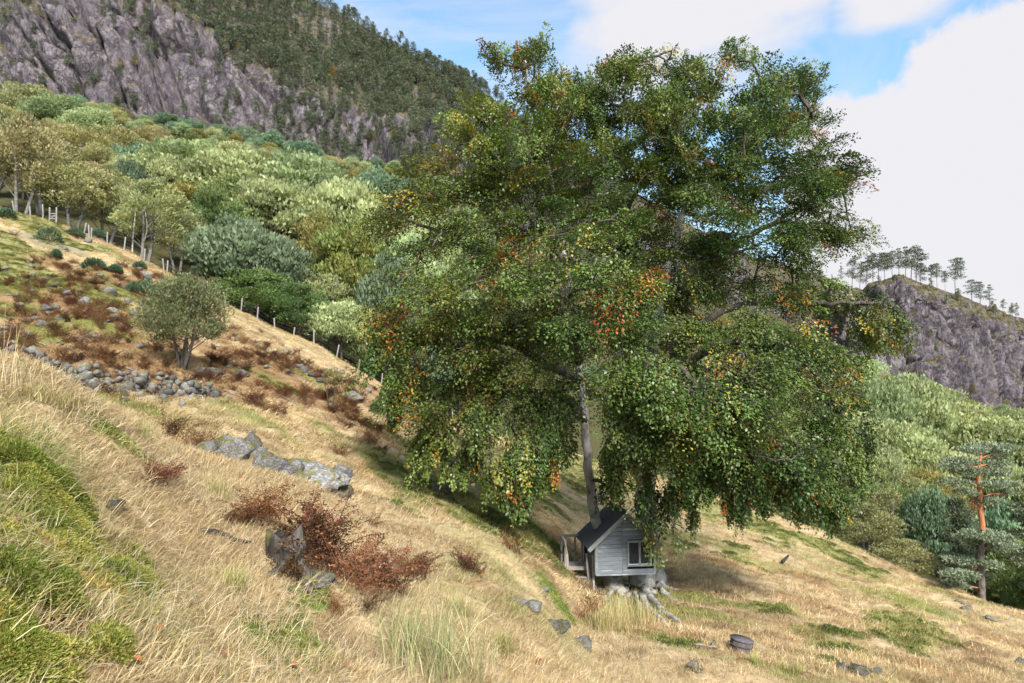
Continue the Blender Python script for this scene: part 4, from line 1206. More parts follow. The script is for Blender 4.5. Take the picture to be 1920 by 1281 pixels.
# roof
OV, EV = 0.20, 0.30
run = (HW + EV) / math.cos(PITCHR)
for s in (-1, 1):
    cxr = s * (HW + EV) / 2
    czr = ap + 0.05 - (HW + EV) / 2 * math.tan(PITCHR)
    rf = board('roof', (cxr, HDEP / 2, czr), (run, HDEP + 2 * OV, 0.045), m_felt, house, (0, s * PITCHR, 0))
    board('barge_board', (0 + s * 0.01, -HDEP / 2 - OV - 0.016, -0.05), (run + 0.02, 0.03, 0.135), m_trim, rf)
    board('barge_board', (0, HDEP / 2 + OV + 0.016, -0.05), (run, 0.03, 0.12), m_trim, rf)
    for q_ in (-0.25, 0.25):
        board('felt_seam', (q_ * run, 0, 0.026), (0.03, HDEP + 2 * OV - 0.02, 0.008), m_felt, rf)
board('ridge_cap', (0, HDEP / 2, ap + 0.078), (0.14, HDEP + 2 * OV - 0.01, 0.03), m_felt, house)
# landing with steps at the left side
deck = board('deck', (-HW - 0.46, 1.36, -0.02), (0.80, 0.84, 0.05), m_raw, house)
# (children of the deck use coordinates relative to its centre)


def rail(name, a, c, w, parent=deck):
    a, c = Vector(a), Vector(c)
    d = c - a
    o = board(name, tuple((a + c) / 2), (d.length, w[0], w[1]), m_raw, parent, d.to_track_quat('X', 'Z').to_euler())
    return o


gz_l = -0.62
for x_, y_, zt, zb in [(-.40, .38, .92, -.75), (-.40, -.40, .92, -.80), (.36, .38, .90, -.7), (.10, .40, .90, -.70)]:
    rail('post', (x_, y_, zb), (x_ + .01, y_, zt), (.07, .07))
rail('rail', (-.42, .40, .94), (.40, .40, .94), (.045, .09))
rail('rail', (-.40, -.42, .94), (-.40, .42, .95), (.09, .04))
rail('rail', (-.41, -.42, .42), (-.41, .42, .42), (.03, .09))
rail('deck_edge', (-.42, -.435, .0), (.42, -.435, -.01), (.03, .13))
rail('stringer', (-.36, -1.22, -.95), (-.36, -.42, .06), (.045, .15))
rail('stringer', (.40, -1.22, -.95), (.40, -.42, .06), (.045, .15))
for i in range(4):
    f = (i + 0.6) / 4.4
    rail('tread', (-.36, -.47 - .72 * f, -.16 - .82 * f), (.40, -.47 - .72 * f, -.17 - .82 * f), (.17, .035))
rail('newel_post', (-.40, -1.14, -1.0), (-.46, -1.10, .62), (.075, .075))
rail('newel_post', (.44, -1.12, -1.0), (.44, -1.08, .60), (.07, .07))
rail('newel_post', (.40, -.74, -.85), (.28, -.70, .55), (.065, .065))
rail('handrail', (-.44, -1.10, .56), (-.41, -.36, .93), (.04, .08))

m_grey_bark = bark_mat('grey_bark', [(0.3, (0.07, 0.062, 0.055)), (0.6, (0.20, 0.185, 0.17)), (0.8, (0.33, 0.31, 0.29))], 3.0, 1.2, 0.3)

# ------------------------------------------------------------------ woodland trees
def tree_proto(name, seed, w, cols, nclump, nleaf, leaf, bark, feather=0.7, airy=0.0, zlo=0.22, birch=False, stems=1):
    """a 10 m tree: trunk mesh, crown mesh"""
    rng = np.random.default_rng(seed)
    h = 10.0
    zc, rz = (zlo + 1) / 2 * h - 0.35, (1 - zlo) / 2 * h - 0.3
    rc0 = w * 0.155
    c = rnd_unit(rng, nclump * 2)
    c = c[(c[:, 2] > -0.75)][:nclump]
    n = len(c)
    rr = rng.uniform(0.35, 1.0, n) ** 0.4
    prof = 1 - 0.25 * np.clip(c[:, 2], 0, 1)
    C = np.stack([c[:, 0] * rr * (w / 2 - rc0 * 0.6) * prof, c[:, 1] * rr * (w / 2 - rc0 * 0.6) * prof, zc + c[:, 2] * rr * (rz - rc0 * 0.4)], 1)
    C[:, :2] += rng.normal(0, w * 0.03, (n, 2))
    rc = rc0 * rng.uniform(0.4, 1.25, n)
    d = rnd_unit(rng, n * nleaf).reshape(n, nleaf, 3)
    d[..., 2] = np.abs(d[..., 2]) * np.where(rng.uniform(size=(n, nleaf)) < 0.78, 1, -0.7)
    rad = rng.uniform(0.35, 1.0, (n, nleaf)) ** (0.5 - 0.2 * airy)
    pos = C[:, None] + d * (rad * rc[:, None])[..., None] * np.array([1.12, 1.12, 0.95])
    outw = C / np.linalg.norm(C - np.array([0, 0, zc * 0.7]), axis=1)[:, None]
    ax = d * 0.6 + np.array([0, 0, feather]) + 0.25 * outw[:, None] + rng.normal(0, 0.38, (n, nleaf, 3))
    nm = d + 0.5 * rnd_unit(rng, n * nleaf).reshape(n, nleaf, 3)
    N = n * nleaf
    ls = leaf * rng.uniform(0.6, 1.35, N)
    v, q = leaf_quads(pos.reshape(-1, 3), ax.reshape(-1, 3), nm.reshape(-1, 3), ls, ls * 0.48)
    cc = np.array(cols)[rng.integers(len(cols), size=n)] * rng.uniform(0.8, 1.2, (n, 1))
    fc = np.repeat(cc, nleaf, 0) * rng.uniform(0.72, 1.3, (N, 1))
    crown = np_mesh('crown', v, q, m_leaf, False, face_col=fc)
    acc = Acc()
    for s in range(stems):
        off = rng.normal(0, 0.9, 2) if stems > 1 else np.zeros(2)
        top = np.array([off[0] * 1.6, off[1] * 1.6, h * 0.86])
        t = np.linspace(0, 1, 9)[:, None]
        path = (1 - t) * np.array([off[0] * 0.25, off[1] * 0.25, -0.6]) + t * top + np.sin(t * 5 + seed + s) * 0.16 * np.array([1, 0.6, 0])
        acc.tube(path, 0.15 * (1 - t[:, 0]) ** 0.8 + 0.02, 7, rough=0.06, seed=seed)
        for k in rng.choice(n, min(n, 16 // stems), replace=False):
            a = path[min(8, max(2, int(C[k, 2] / h * 7)))]
            acc.tube([a, (a + C[k]) / 2 + np.array([0, 0, -0.15]), C[k]], [0.06, 0.04, 0.015], 4, cap=False)
    trunk = acc.mesh('trunk', bark)
    return trunk, crown


SPEC = {
    'willow': dict(cols=[(0.33, 0.38, 0.19), (0.37, 0.41, 0.21), (0.30, 0.355, 0.18)], w=8.6, nclump=88, nleaf=135, leaf=0.40, bark=m_dark_bark, feather=1.0),
    'teal': dict(cols=[(0.17, 0.24, 0.145), (0.20, 0.27, 0.17), (0.15, 0.215, 0.13)], w=7.8, nclump=84, nleaf=135, leaf=0.38, bark=m_dark_bark, feather=1.0),
    'olive': dict(cols=[(0.31, 0.305, 0.145), (0.35, 0.335, 0.16), (0.27, 0.275, 0.13)], w=6.8, nclump=54, nleaf=170, leaf=0.26, bark=m_grey_bark, feather=0.25, airy=0.8, zlo=0.16, stems=2),
    'yellow': dict(cols=[(0.25, 0.24, 0.07), (0.20, 0.215, 0.065), (0.28, 0.235, 0.08)], w=7.6, nclump=56, nleaf=180, leaf=0.32, bark=m_dark_bark, feather=0.3, zlo=0.14),
    'green': dict(cols=[(0.15, 0.21, 0.07), (0.19, 0.245, 0.085), (0.125, 0.18, 0.06)], w=7.8, nclump=56, nleaf=180, leaf=0.32, bark=m_dark_bark, feather=0.35, zlo=0.10),
    'straw': dict(cols=[(0.37, 0.345, 0.16), (0.34, 0.335, 0.15), (0.39, 0.35, 0.175)], w=7.6, nclump=56, nleaf=180, leaf=0.30, bark=m_grey_bark, feather=0.5, airy=0.6),
}
PROTO = {}
for k_, (sp, a) in enumerate(SPEC.items()):
    PROTO[sp] = [(tree_proto(sp, 100 + 10 * k_ + i, **a), a['w']) for i in range(2)]
trng = random.Random(12)
SPLAB = {'willow': 'pale grey green willow', 'teal': 'blue green aspen', 'olive': 'olive brown thin-stemmed birch', 'yellow': 'yellow green maple', 'green': 'dark green broadleaf tree', 'straw': 'straw yellow birch'}
TREES = []


def put_tree(sp, px, D, ytop=None, wpx=None, h=None, zone='left', label=None, group=None, name=None):
    """ytop: photo row of the top; else h metres"""
    ax = (px - CX) / F
    x = ax * D
    z0 = ground(x, D)
    if ytop is not None:
        h = P(px, ytop, D)[2] - z0
    h = max(h, 2.0)
    w = (wpx / F * D) if wpx else h * trng.uniform(0.72, 0.95)
    (tr, cr), pw = trng.choice(PROTO[sp])
    where = {'left': 'in the wood below the long cliff', 'right': 'in the wood below the small crag', 'mid': 'in the wood behind the beech'}[zone]
    e_ = D - float(edge_depth(np.array(x), np.array(D)))
    where += ', in its front row' if e_ < 16 else (', in its midst' if e_ < 60 else ', near the rock foot' if e_ > 105 else ', well back')
    lab = label or f'{SPLAB[sp]} {where}'
    t = thing(name or {'willow': 'willow_tree', 'teal': 'aspen_tree', 'olive': 'birch_tree', 'yellow': 'maple_tree', 'green': 'broadleaf_tree', 'straw': 'birch_tree'}[sp], lab, 'tree', (x, D, z0 - 0.1), trng.uniform(0, 6.28), group or (None if label else lab))
    t.scale = (w / pw, w / pw, h / 10.0)
    link('trunk', tr, t); link('crown', cr, t)
    TREES.append((x, D, w))
    return t


LEFT_KEY = [  # species, px, D, top row, width px
    ('olive', 18, 71, 200, 150), ('olive', 115, 74, 290, 150), ('olive', 60, 84, 235, 160), ('olive', 185, 78, 300, 130), ('olive', 330, 82, 380, 110), ('olive', -40, 74, 190, 150),
    ('green', 395, 88, 345, 120), ('yellow', 340, 96, 340, 130), ('teal', 440, 77, 400, 190), ('teal', 510, 79, 430, 150), ('green', 480, 74, 500, 160), ('green', 560, 73, 520, 110), ('yellow', 655, 84, 395, 170), ('yellow', 600, 90, 390, 130),
    ('olive', 610, 78, 500, 110), ('willow', 640, 73, 555, 130), ('willow', 700, 75, 590, 120), ('teal', 735, 80, 465, 130), ('willow', 330, 112, 262, 210), ('willow', 430, 108, 278, 200), ('willow', 560, 112, 290, 220), ('willow', 640, 100, 335, 190), ('willow', 500, 98, 335, 200),
    ('willow', 700, 104, 380, 170), ('green', 420, 96, 325, 120), ('willow', 760, 96, 440, 150), ('teal', 700, 140, 315, 110), ('teal', 760, 150, 330, 110), ('teal', 215, 122, 272, 120), ('teal', 260, 118, 268, 110), ('willow', 90, 160, 182, 130), ('willow', 30, 165, 160, 120),
    ('willow', 150, 155, 205, 110), ('straw', 40, 122, 225, 150), ('straw', 130, 118, 238, 150), ('straw', 200, 128, 232, 120), ('straw', 90, 100, 285, 150), ('straw', 20, 100, 265, 140), ('straw', 270, 150, 232, 90), ('straw', 170, 96, 300, 130), ('willow', 800, 110, 400, 160), ('willow', 840, 90, 520, 150), ('teal', 810, 78, 640, 120),
    ('willow', 860, 130, 390, 150), ('teal', 300, 208, 212, 62), ('teal', 345, 206, 226, 66), ('teal', 400, 205, 232, 66), ('teal', 452, 204, 236, 60), ('teal', 500, 203, 242, 56), ('teal', 560, 196, 262, 66), ('straw', 610, 190, 290, 60), ('willow', 420, 150, 268, 100), ('straw', 680, 175, 312, 70), ('yellow', 590, 150, 318, 90),
]
for sp, px, D, yt, w in LEFT_KEY:
    put_tree(sp, px, D, yt, w)
RIGHT_KEY = [
    ('teal', 1742, 62, 905, 130), ('olive', 1612, 57, 930, 130), ('olive', 1680, 54, 1000, 120), ('olive', 1560, 60, 925, 120), ('olive', 1650, 66, 900, 120), ('green', 1890, 52, 1010, 130), ('green', 1930, 48, 1040, 120), ('green', 1790, 56, 1060, 100), ('teal', 1880, 66, 930, 130), ('green', 1840, 70, 960, 120), ('olive', 1480, 62, 900, 110), ('olive', 1420, 66, 890, 110),
    ('willow', 1640, 112, 710, 180), ('willow', 1700, 120, 700, 170), ('willow', 1600, 104, 770, 170), ('willow', 1780, 128, 740, 180), ('willow', 1850, 120, 765, 170), ('willow', 1920, 118, 785, 170), ('willow', 1690, 96, 790, 170), ('willow', 1770, 94, 830, 160), ('willow', 1850, 92, 850, 150), ('willow', 1930, 88, 860, 150), ('willow', 1620, 88, 830, 150), ('willow', 1560, 130, 690, 160), ('willow', 1530, 100, 800, 160), ('straw', 1665, 150, 690, 80), ('yellow', 1730, 82, 870, 120), ('olive', 1700, 74, 880, 110), ('yellow', 1820, 150, 745, 90), ('willow', 1750, 160, 715, 110), ('willow', 1610, 160, 665, 110), ('willow', 1900, 150, 765, 110),
]
for sp, px, D, yt, w in RIGHT_KEY:
    put_tree(sp, px, D, yt, w, zone='right')


def fill(n, pxr, Dr_, weights, zone, seed, hmin=6.0, hmax=9.5):
    r = random.Random(seed)
    got, tries = 0, 0
    while got < n and tries < n * 40:
        tries += 1
        D = math.sqrt(r.uniform(Dr_[0] ** 2, Dr_[1] ** 2)); px = r.uniform(*pxr)
        x = (px - CX) / F * D
        if any((x - a) ** 2 + (D - b_) ** 2 < (0.30 * (w_ + 7)) ** 2 for a, b_, w_ in TREES): continue
        if D < edge_depth(np.array(x), np.array(D)) + 6: continue
        far = (D - Dr_[0]) / (Dr_[1] - Dr_[0])
        sp = r.choices(list(weights), list(weights.values()))[0]
        put_tree(sp, px, D, h=r.uniform(hmin, hmax) * (1.05 - 0.25 * far), zone=zone)
        got += 1


fill(62, (-80, 260), (76, 212), dict(straw=5, olive=4, willow=2, teal=1), 'left', 1)
fill(130, (220, 900), (78, 212), dict(willow=6, teal=2, yellow=2, straw=1, green=1, olive=1), 'left', 2)
fill(34, (900, 1420), (80, 205), dict(willow=5, teal=2, yellow=1, green=2, olive=1), 'mid', 3)
fill(80, (1420, 2010), (52, 200), dict(willow=7, teal=2, yellow=1, olive=1, green=1), 'right', 4, 6, 9)
# twin-stemmed birch beside the fence
bt = put_tree('olive', 266, 70.5, 322, 150, label='tall slender birch with white forked stems beside the fence')
for a, c in [((252, 492), (256, 345)), ((262, 494), (275, 420))]:
    pass
acc = Acc()
inv = Matrix.Diagonal((1 / bt.scale[0], 1 / bt.scale[1], 1 / bt.scale[2], 1)) @ Matrix.Rotation(-bt.rotation_euler.z, 4, 'Z') @ Matrix.Translation(-bt.location)
for path, r in [([(247, 495), (249, 450), (253, 410), (257, 370), (258, 350)], .085), ([(262, 497), (268, 460), (276, 428), (272, 395), (268, 370)], .085), ([(276, 428), (286, 416), (300, 406)], .05)]:
    pp = np.array([P(a, c, 70.3) for a, c in path])
    pp = np.array([inv @ Vector(p) for p in pchip(np.arange(len(pp)), pp, np.linspace(0, len(pp) - 1, 12))])
    acc.tube(pp, np.linspace(r, r * 0.45, 12) / bt.scale[0], 6)
link('stem', acc.mesh('stem', m_birch_bark), bt)

# ------------------------------------------------------------------ pines
PN = [(0.105, 0.125, 0.072), (0.125, 0.145, 0.085), (0.085, 0.105, 0.06)]


def pine_proto(name, seed, h=9.0, plates=13, nper=46, size=0.55, w=3.6, low=0.35, flat=0.30, cols=PN, wind=0.0, trunk_r=0.10):
    rng = np.random.default_rng(seed)
    acc = Acc()
    t = np.linspace(0, 1, 7)
    path = np.stack([np.sin(t * 3 + seed) * 0.15 + wind * t ** 2, np.cos(t * 2.3 + seed) * 0.12, -0.4 + t * (h * 0.95 + 0.4)], 1)
    acc.tube(path, trunk_r * (1 - 0.75 * t), 5, cap=False)
    vs, qs, fcs, n0 = [], [], [], 0
    for k in range(plates):
        f = low + (1 - low) * (k + rng.uniform(0, 0.9)) / plates
        reach = w / 2 * (1.05 - 0.75 * f ** 2.5) * rng.uniform(0.45, 1.05)
        az = rng.uniform(0, 6.28)
        base = np.array([np.interp(f, t, path[:, 0]), np.interp(f, t, path[:, 1]), f * h * 0.95])
        c = base + np.array([math.cos(az) * reach * 0.62 + wind * 0.25, math.sin(az) * reach * 0.62, 0.12 * reach])
        if f > 0.93: c = base + np.array([wind * 0.2, 0, 0.1])
        acc.tube([base, c], [0.03, 0.012], 3, cap=False)
        d = rnd_unit(rng, nper) * (rng.uniform(0.2, 1, nper) ** 0.5)[:, None]
        rx = 0.52 * reach + 0.28
        p = c + d * np.array([rx * 1.15, rx * 1.15, rx * flat + 0.12])
        ax = d * 0.6 + np.array([0.25 * math.cos(az), 0.25 * math.sin(az), 0.35]) + rng.normal(0, 0.35, (nper, 3))
        nm = np.array([0, 0, 1.0]) + rng.normal(0, 0.6, (nper, 3))
        ls = size * rng.uniform(0.6, 1.3, nper)
        v, q = leaf_quads(p, ax, nm, ls, ls * 0.42)
        vs.append(v); qs.append(q + n0); n0 += len(v)
        cc = np.array(cols[rng.integers(len(cols))]) * rng.uniform(0.75, 1.25)
        fcs.append(cc * rng.uniform(0.7, 1.3, (nper, 1)))
    return acc, np.concatenate(vs), np.concatenate(qs), np.concatenate(fcs)


def one_mesh(name, pr, bark, needle):
    acc, v, q, fc = pr
    tv = np.concatenate(acc.v); tq = np.concatenate(acc.q)
    fcol = np.vstack([np.tile((0.1, 0.08, 0.07), (len(tq), 1)), fc])
    fm = np.concatenate([np.zeros(len(tq)), np.ones(len(q))])
    return np_mesh(name, np.vstack([tv, v]), [np.vstack([tq, q + len(tv)])], None, False, face_col=fcol, face_mat=fm, mats=[bark, needle])


mtn_pines = [one_mesh('pine', pine_proto('p', 300 + i, w=4.4 + 0.8 * (i % 3), low=0.25 + 0.08 * (i % 3), plates=10 + i), m_dark_bark, m_needle) for i in range(5)]
mtn_birch = [one_mesh('birch', pine_proto('p', 320 + i, h=6.5, plates=12, w=4.2, low=0.25, flat=0.7, cols=[(0.25, 0.215, 0.075), (0.20, 0.185, 0.065), (0.16, 0.165, 0.06)]), m_dark_bark, m_leaf) for i in range(2)]
prng = np.random.default_rng(55)
nC, nR = lm_S.shape
cand = []
tries = 0
while len(cand) < 3600 and tries < 120000:
    tries += 1
    i, j = prng.integers(nC), prng.integers(nR)
    px, S_ = lm_px[i], lm_S[i, j]
    if px < -60 or px > 1180: continue
    p = lm_pos[i, j]
    ay = p[2] / p[1]; pyv = CY - F * (ay * CP - SP) / (CP + ay * SP)
    if pyv < -35: continue
    if S_ < 1.0:
        e = lm_pos[i, min(j + 1, nR - 1)] - lm_pos[i, max(j - 1, 0)]
        steep = e[2] / (np.linalg.norm(e[:2]) + 1e-6)
        pr_ = 0.02 + 0.10 * (px > 520) + 0.10 * (S_ < 0.12) + 0.06 * (px > 760)
        if prng.uniform() > pr_: continue
    elif S_ > 2.02: continue
    else:
        if S_ < 1.12 and prng.uniform() < 0.8: continue
        if prng.uniform() > 0.35 + 1.2 * (fbm(np.array(p[0] * 0.03), np.array(p[1] * 0.03), 3, 8) - 0.35): continue
    cand.append((p, pyv, S_))
cand.sort(key=lambda c_: c_[0][1])
rest = []
for k, (p, pyv, S_) in enumerate(cand):
    sc = prng.uniform(0.55, 1.1) * (0.75 if S_ < 1 else 1)
    isb = prng.uniform() < (0.10 if S_ > 1 else 0.3)
    me = (mtn_birch if isb else mtn_pines)[prng.integers(2 if isb else 5)]
    if k % 13 == 0:
        if isb:
            o = tag(link('birch', me, None, tuple(p), (0, 0, prng.uniform(0, 6.28)), sc), 'small yellowing birch among the pines on the mountain', 'tree', 'yellowing birches on the mountain')
        else:
            o = tag(link('pine', me, None, tuple(p), (0, 0, prng.uniform(0, 6.28)), sc), 'dark green pine on the steep slope of the large mountain', 'tree', 'pines on the large mountain')
    else:
        rest.append((p, sc))
rp = np.array([r_[0] for r_ in rest])
rot = np.zeros((len(rp), 3)); rot[:, 2] = prng.uniform(0, 6.28, len(rp))
o = scatter('mountain_pine_wood', rp, rot, np.array([r_[1] for r_ in rest]), np.ones((len(rp), 3)), mtn_pines)
tag(o, 'dark pine wood covering the upper mountain slope', 'wood', kind='stuff')
# wind-bent pines along the crag's crest
crest_protos = [pine_proto('c', 340 + i, h=9.0, plates=13 + 3 * (i % 3), nper=80, size=0.36, w=4.4 + 0.9 * (i % 3), low=0.22 + 0.1 * (i % 4), flat=0.16, wind=0.3 + 0.35 * (i % 3), trunk_r=0.10) for i in range(6)]
crest_mesh = []
for acc, v, q, fc in crest_protos:
    crest_mesh.append((acc.mesh('trunk', m_dark_bark), np_mesh('crown', v, q, m_needle, False, face_col=fc)))


def on_crag(px, S_):
    i = int(np.argmin(abs(rm_px - px))); j = int(np.argmin(abs(rm_S[i] - S_)))
    return rm_pos[i, j]


CREST = [(1578, 482, .8), (1597, 476, .9), (1612, 470, 1), (1625, 466, 1), (1637, 464, 1), (1648, 462, 1.1), (1660, 466, 1), (1672, 462, 1), (1684, 460, 1.1), (1696, 458, 1.1), (1708, 458, 1.2), (1720, 466, 1.2), (1732, 474, 1), (1746, 482, 1), (1757, 490, .9), (1790, 482, 1), (1822, 506, 1.5), (1836, 508, 1.3), (1852, 520, 1), (1881, 548, .8), (1897, 557, .8), (1908, 566, .7), (1560, 508, .6), (1772, 505, .6), (1930, 565, .8), (1950, 570, 1)]
for k, (px, yt, wf) in enumerate(CREST):
    p = on_crag(px, 1.9 + 0.1 * (k % 3) * 0.5)
    h = (P(px, yt, p[1])[2] - p[2]) * prng.uniform(0.66, 1.02)
    s = max(h, 2.0) / 9.0
    t = thing('pine_tree', 'bent pine standing against the sky on the crag crest', 'tree', tuple(p), prng.uniform(-0.8, 0.8), 'pines along the crag crest')
    t.scale = (s * wf, s * wf, s)
    tr, cr = crest_mesh[(k * 5 + k // 3) % 6]
    link('trunk', tr, t); link('crown', cr, t)
for k in range(30):
    px = prng.uniform(1560, 1960); p = on_crag(px, prng.choice([0.2, 0.4, 0.6, 0.8, 1.0, 1.2, 1.5]) + prng.uniform(-.08, .08))
    isb = k % 3 == 0
    tag(link('birch' if isb else 'pine', (mtn_birch[k % 2] if isb else mtn_pines[k % 5]), None, tuple(p), (0, 0, k), prng.uniform(0.3, 0.6)),
        'small yellowing birch rooted in a ledge of the crag' if isb else 'stunted pine rooted in a ledge of the crag', 'tree', 'birches on the crag' if isb else 'stunted pines on the crag')

# the red-stemmed pine at the edge of the pasture
PD = 42.0
pb = P(1841, 1140, PD); pb[2] = ground(pb[0], pb[1])
pine = thing('pine_tree', 'tall pine with orange upper stem standing alone at the pasture edge', 'tree', tuple(pb))
tp = np.array([P(a, c, PD) for a, c in [(1841, 1146), (1840, 1090), (1838, 1040), (1840, 1005), (1842, 985), (1838, 953), (1837, 925), (1834, 893), (1838, 860), (1843, 842)]])
tt_ = np.linspace(0, 9, 37); tp = pchip(np.arange(10), tp, tt_) - pb
rad = np.interp(tt_, [0, 1, 3, 5, 7, 9], [.24, .20, .18, .15, .11, .04])
acc = Acc(); acc.tube(tp[:14], rad[:14], 12, rough=0.07, seed=3); tag(link('trunk', acc.mesh('trunk', m_pine_low), pine), 'dark flaky lower trunk')
acc = Acc(); acc.tube(tp[13:], rad[13:] * 0.97, 12, rough=0.04, seed=4)
brs = Acc()
PLATES = [(1858, 838, 46, 7, 1), (1822, 845, 26, 7, 0), (1868, 851, 30, 6, 1), (1800, 866, 34, 8, 0), (1785, 876, 22, 6, -1), (1850, 870, 30, 7, 1), (1872, 868, 26, 6, 1), (1815, 884, 34, 8, 0), (1862, 886, 34, 7, 1), (1790, 905, 30, 6, -1), (1878, 908, 34, 6, 1), (1818, 903, 22, 6, 1), (1860, 910, 24, 6, -1), (1812, 924, 22, 6, -1), (1884, 924, 18, 5, 1), (1858, 940, 24, 6, 0),
          (1845, 1003, 44, 8, 0), (1820, 1012, 36, 9, 1), (1868, 1010, 34, 8, -1), (1880, 1026, 30, 7, 0), (1850, 1022, 30, 8, 1), (1806, 1052, 36, 8, 0), (1785, 1046, 22, 7, 1), (1800, 1078, 32, 8, -1), (1826, 1062, 20, 7, 1), (1862, 1060, 18, 6, -1), (1790, 1098, 26, 7, 0)]
vs, qs, fcs, n0 = [], [], [], 0
r2 = np.random.default_rng(77)
for (a, c, rx, ry, dz) in PLATES:
    cen = P(a, c, PD + dz * 0.9 + r2.normal(0, 0.3)) - pb
    zt = cen[2] - 0.15
    k = int(np.argmin(abs(tp[:, 2] - zt)))
    brs.tube([tp[k], (tp[k] + cen) / 2 + np.array([0, 0, 0.06]), cen], [0.045, 0.035, 0.012], 5, cap=False)
    for sub in range(5):
        e = cen + (r2.uniform(-0.8, 0.8, 3) * np.array([rx / F * PD, 0.6, ry / F * PD * 0.6]))
        brs.tube([(tp[k] + cen) / 2, e], [0.015, 0.006], 3, cap=False)
    n = int(rx * ry * 4.0)
    d = rnd_unit(r2, n) * (r2.uniform(0.1, 1, n) ** 0.4)[:, None]
    p = cen + d * np.array([rx / F * PD, rx / F * PD * 0.8, ry / F * PD * 0.8])
    ax = d * 0.5 + np.array([0, 0, 0.5]) + r2.normal(0, 0.5, (n, 3))
    ls = 0.19 * r2.uniform(0.6, 1.3, n)
    v, q = leaf_quads(p, ax, r2.normal(size=(n, 3)), ls, ls * 0.34)
    vs.append(v); qs.append(q + n0); n0 += len(v)
    fcs.append(np.array([(0.16, 0.185, 0.115), (0.19, 0.215, 0.14), (0.13, 0.155, 0.09)])[r2.integers(3, size=n)] * r2.uniform(0.7, 1.3, (n, 1)))
tag(link('upper_trunk', acc.mesh('upper_trunk', m_pine_up), pine), 'smooth orange upper stem')
link('branches', brs.mesh('branches', m_pine_up), pine)
link('crown', np_mesh('crown', np.concatenate(vs), np.concatenate(qs), m_needle, False, face_col=np.concatenate(fcs)), pine)
cen = P(1828, 943, PD) - pb
d = rnd_unit(r2, 260) * (r2.uniform(0, 1, 260) ** 0.4)[:, None]
v, q = leaf_quads(cen + d * np.array([.26, .26, .48]), d + r2.normal(0, .4, (260, 3)), r2.normal(size=(260, 3)), np.full(260, .16), np.full(260, .06))
tag(link('dead_cluster', np_mesh('dead_cluster', v, q, m_fern, False, face_col=np.array([.22, .10, .06]) * r2.uniform(.6, 1.3, (260, 1))), pine), 'rust brown dead needle cluster')
# a second pine and its neighbour in the wood's edge
for px, D, yt, lab in [(1925, 46, 880, 'dark pine at the wood edge beside the red stemmed pine'), (1782, 52, 930, 'slim pine with dark stem in front of the blue green aspen')]:
    x_ = (px - CX) / F * D; z_ = ground(x_, D); h = P(px, yt, D)[2] - z_
    acc, v, q, fc = pine_proto('q', px, h=h, plates=18, nper=420, size=0.22, w=4.4 if px > 1900 else 3.0, low=0.3, flat=0.2, trunk_r=0.16)
    t = thing('pine_tree', lab, 'tree', (x_, D, z_))
    link('trunk', acc.mesh('trunk', m_dark_bark), t); link('crown', np_mesh('crown', v, q, m_needle, False, face_col=fc), t)

# ------------------------------------------------------------------ stones
m_stone, b = mat('lichened_stone')
co = b.coord('Object')
info = b.n('ShaderNodeObjectInfo')
sh = b.n('ShaderNodeCombineXYZ'); b.put(sh.inputs[0], b.math('MULTIPLY', info.outputs['Random'], 40.0))
vv = b.vmath('ADD', co, sh.outputs[0])
n1 = b.noise(1.6, 7, 0.65, vv); n2 = b.noise(9, 7, 0.7, vv)
sc_ = b.ramp(n2, [(0.30, (0.045, 0.042, 0.042)), (0.48, (0.15, 0.143, 0.145)), (0.60, (0.27, 0.262, 0.26)), (0.76, (0.46, 0.455, 0.44))])
geo = b.n('ShaderNodeNewGeometry'); sepn = b.n('ShaderNodeSeparateXYZ'); b.put(sepn.inputs[0], geo.outputs['Normal'])
mossf = b.math('MULTIPLY', b.ramp(n1, [(0.46, 0.0), (0.55, 0.9)]), b.ramp(sepn.outputs[2], [(0.0, 0.3), (0.5, 1.0)]))
sc_ = b.mix(mossf, sc_, b.ramp(n2, [(0.3, (0.05, 0.05, 0.012)), (0.7, (0.17, 0.15, 0.035))]))
hs = b.n('ShaderNodeHueSaturation'); b.put(hs.inputs['Color'], sc_); b.put(hs.inputs['Value'], b.math('MULTIPLY_ADD', info.outputs['Random'], 0.75, 0.5))
b.out(b.bsdf(hs.outputs[0], 0.9, 0.2, b.bump(n2, 0.8, 0.03)))


def rock_mesh(name, seed, sub, rough=0.10):
    rng = np.random.default_rng(seed)
    bm = bmesh.new(); bmesh.ops.create_icosphere(bm, subdivisions=sub, radius=1)
    co = np.array([v.co[:] for v in bm.verts]); fa = np.array([[v.index for v in f.verts] for f in bm.faces]); bm.free()
    pn = rnd_unit(rng, 11); ph = rng.uniform(0.5, 0.95, 11)
    d = co @ pn.T
    r = np.min(np.where(d > 0.05, ph[None] / np.maximum(d, 0.05), 9), axis=1)
    r = np.minimum(r, 1.15)
    r = r * (1 + rough * (fbm(co[:, 0] * 2.2 + co[:, 2] * 1.3 + seed, co[:, 1] * 2.2 - co[:, 2], 4, seed) - 0.5) * 2 + (rough * 0.5 * (worley(co[:, 0] * 3 + co[:, 2] * 2, co[:, 1] * 3 - co[:, 2], seed)[2] - 0.5) if sub > 3 else 0))
    return np_mesh(name, co * r[:, None], fa, m_stone, False)


ROCKS = [rock_mesh('boulder', 500 + i, 3, 0.2) for i in range(7)]
STONES = [rock_mesh('stone', 520 + i, 2, 0.08) for i in range(8)]
BIGROCK = [rock_mesh('rock', 540 + i, 4, 0.34) for i in range(6)]
srng = np.random.default_rng(66)


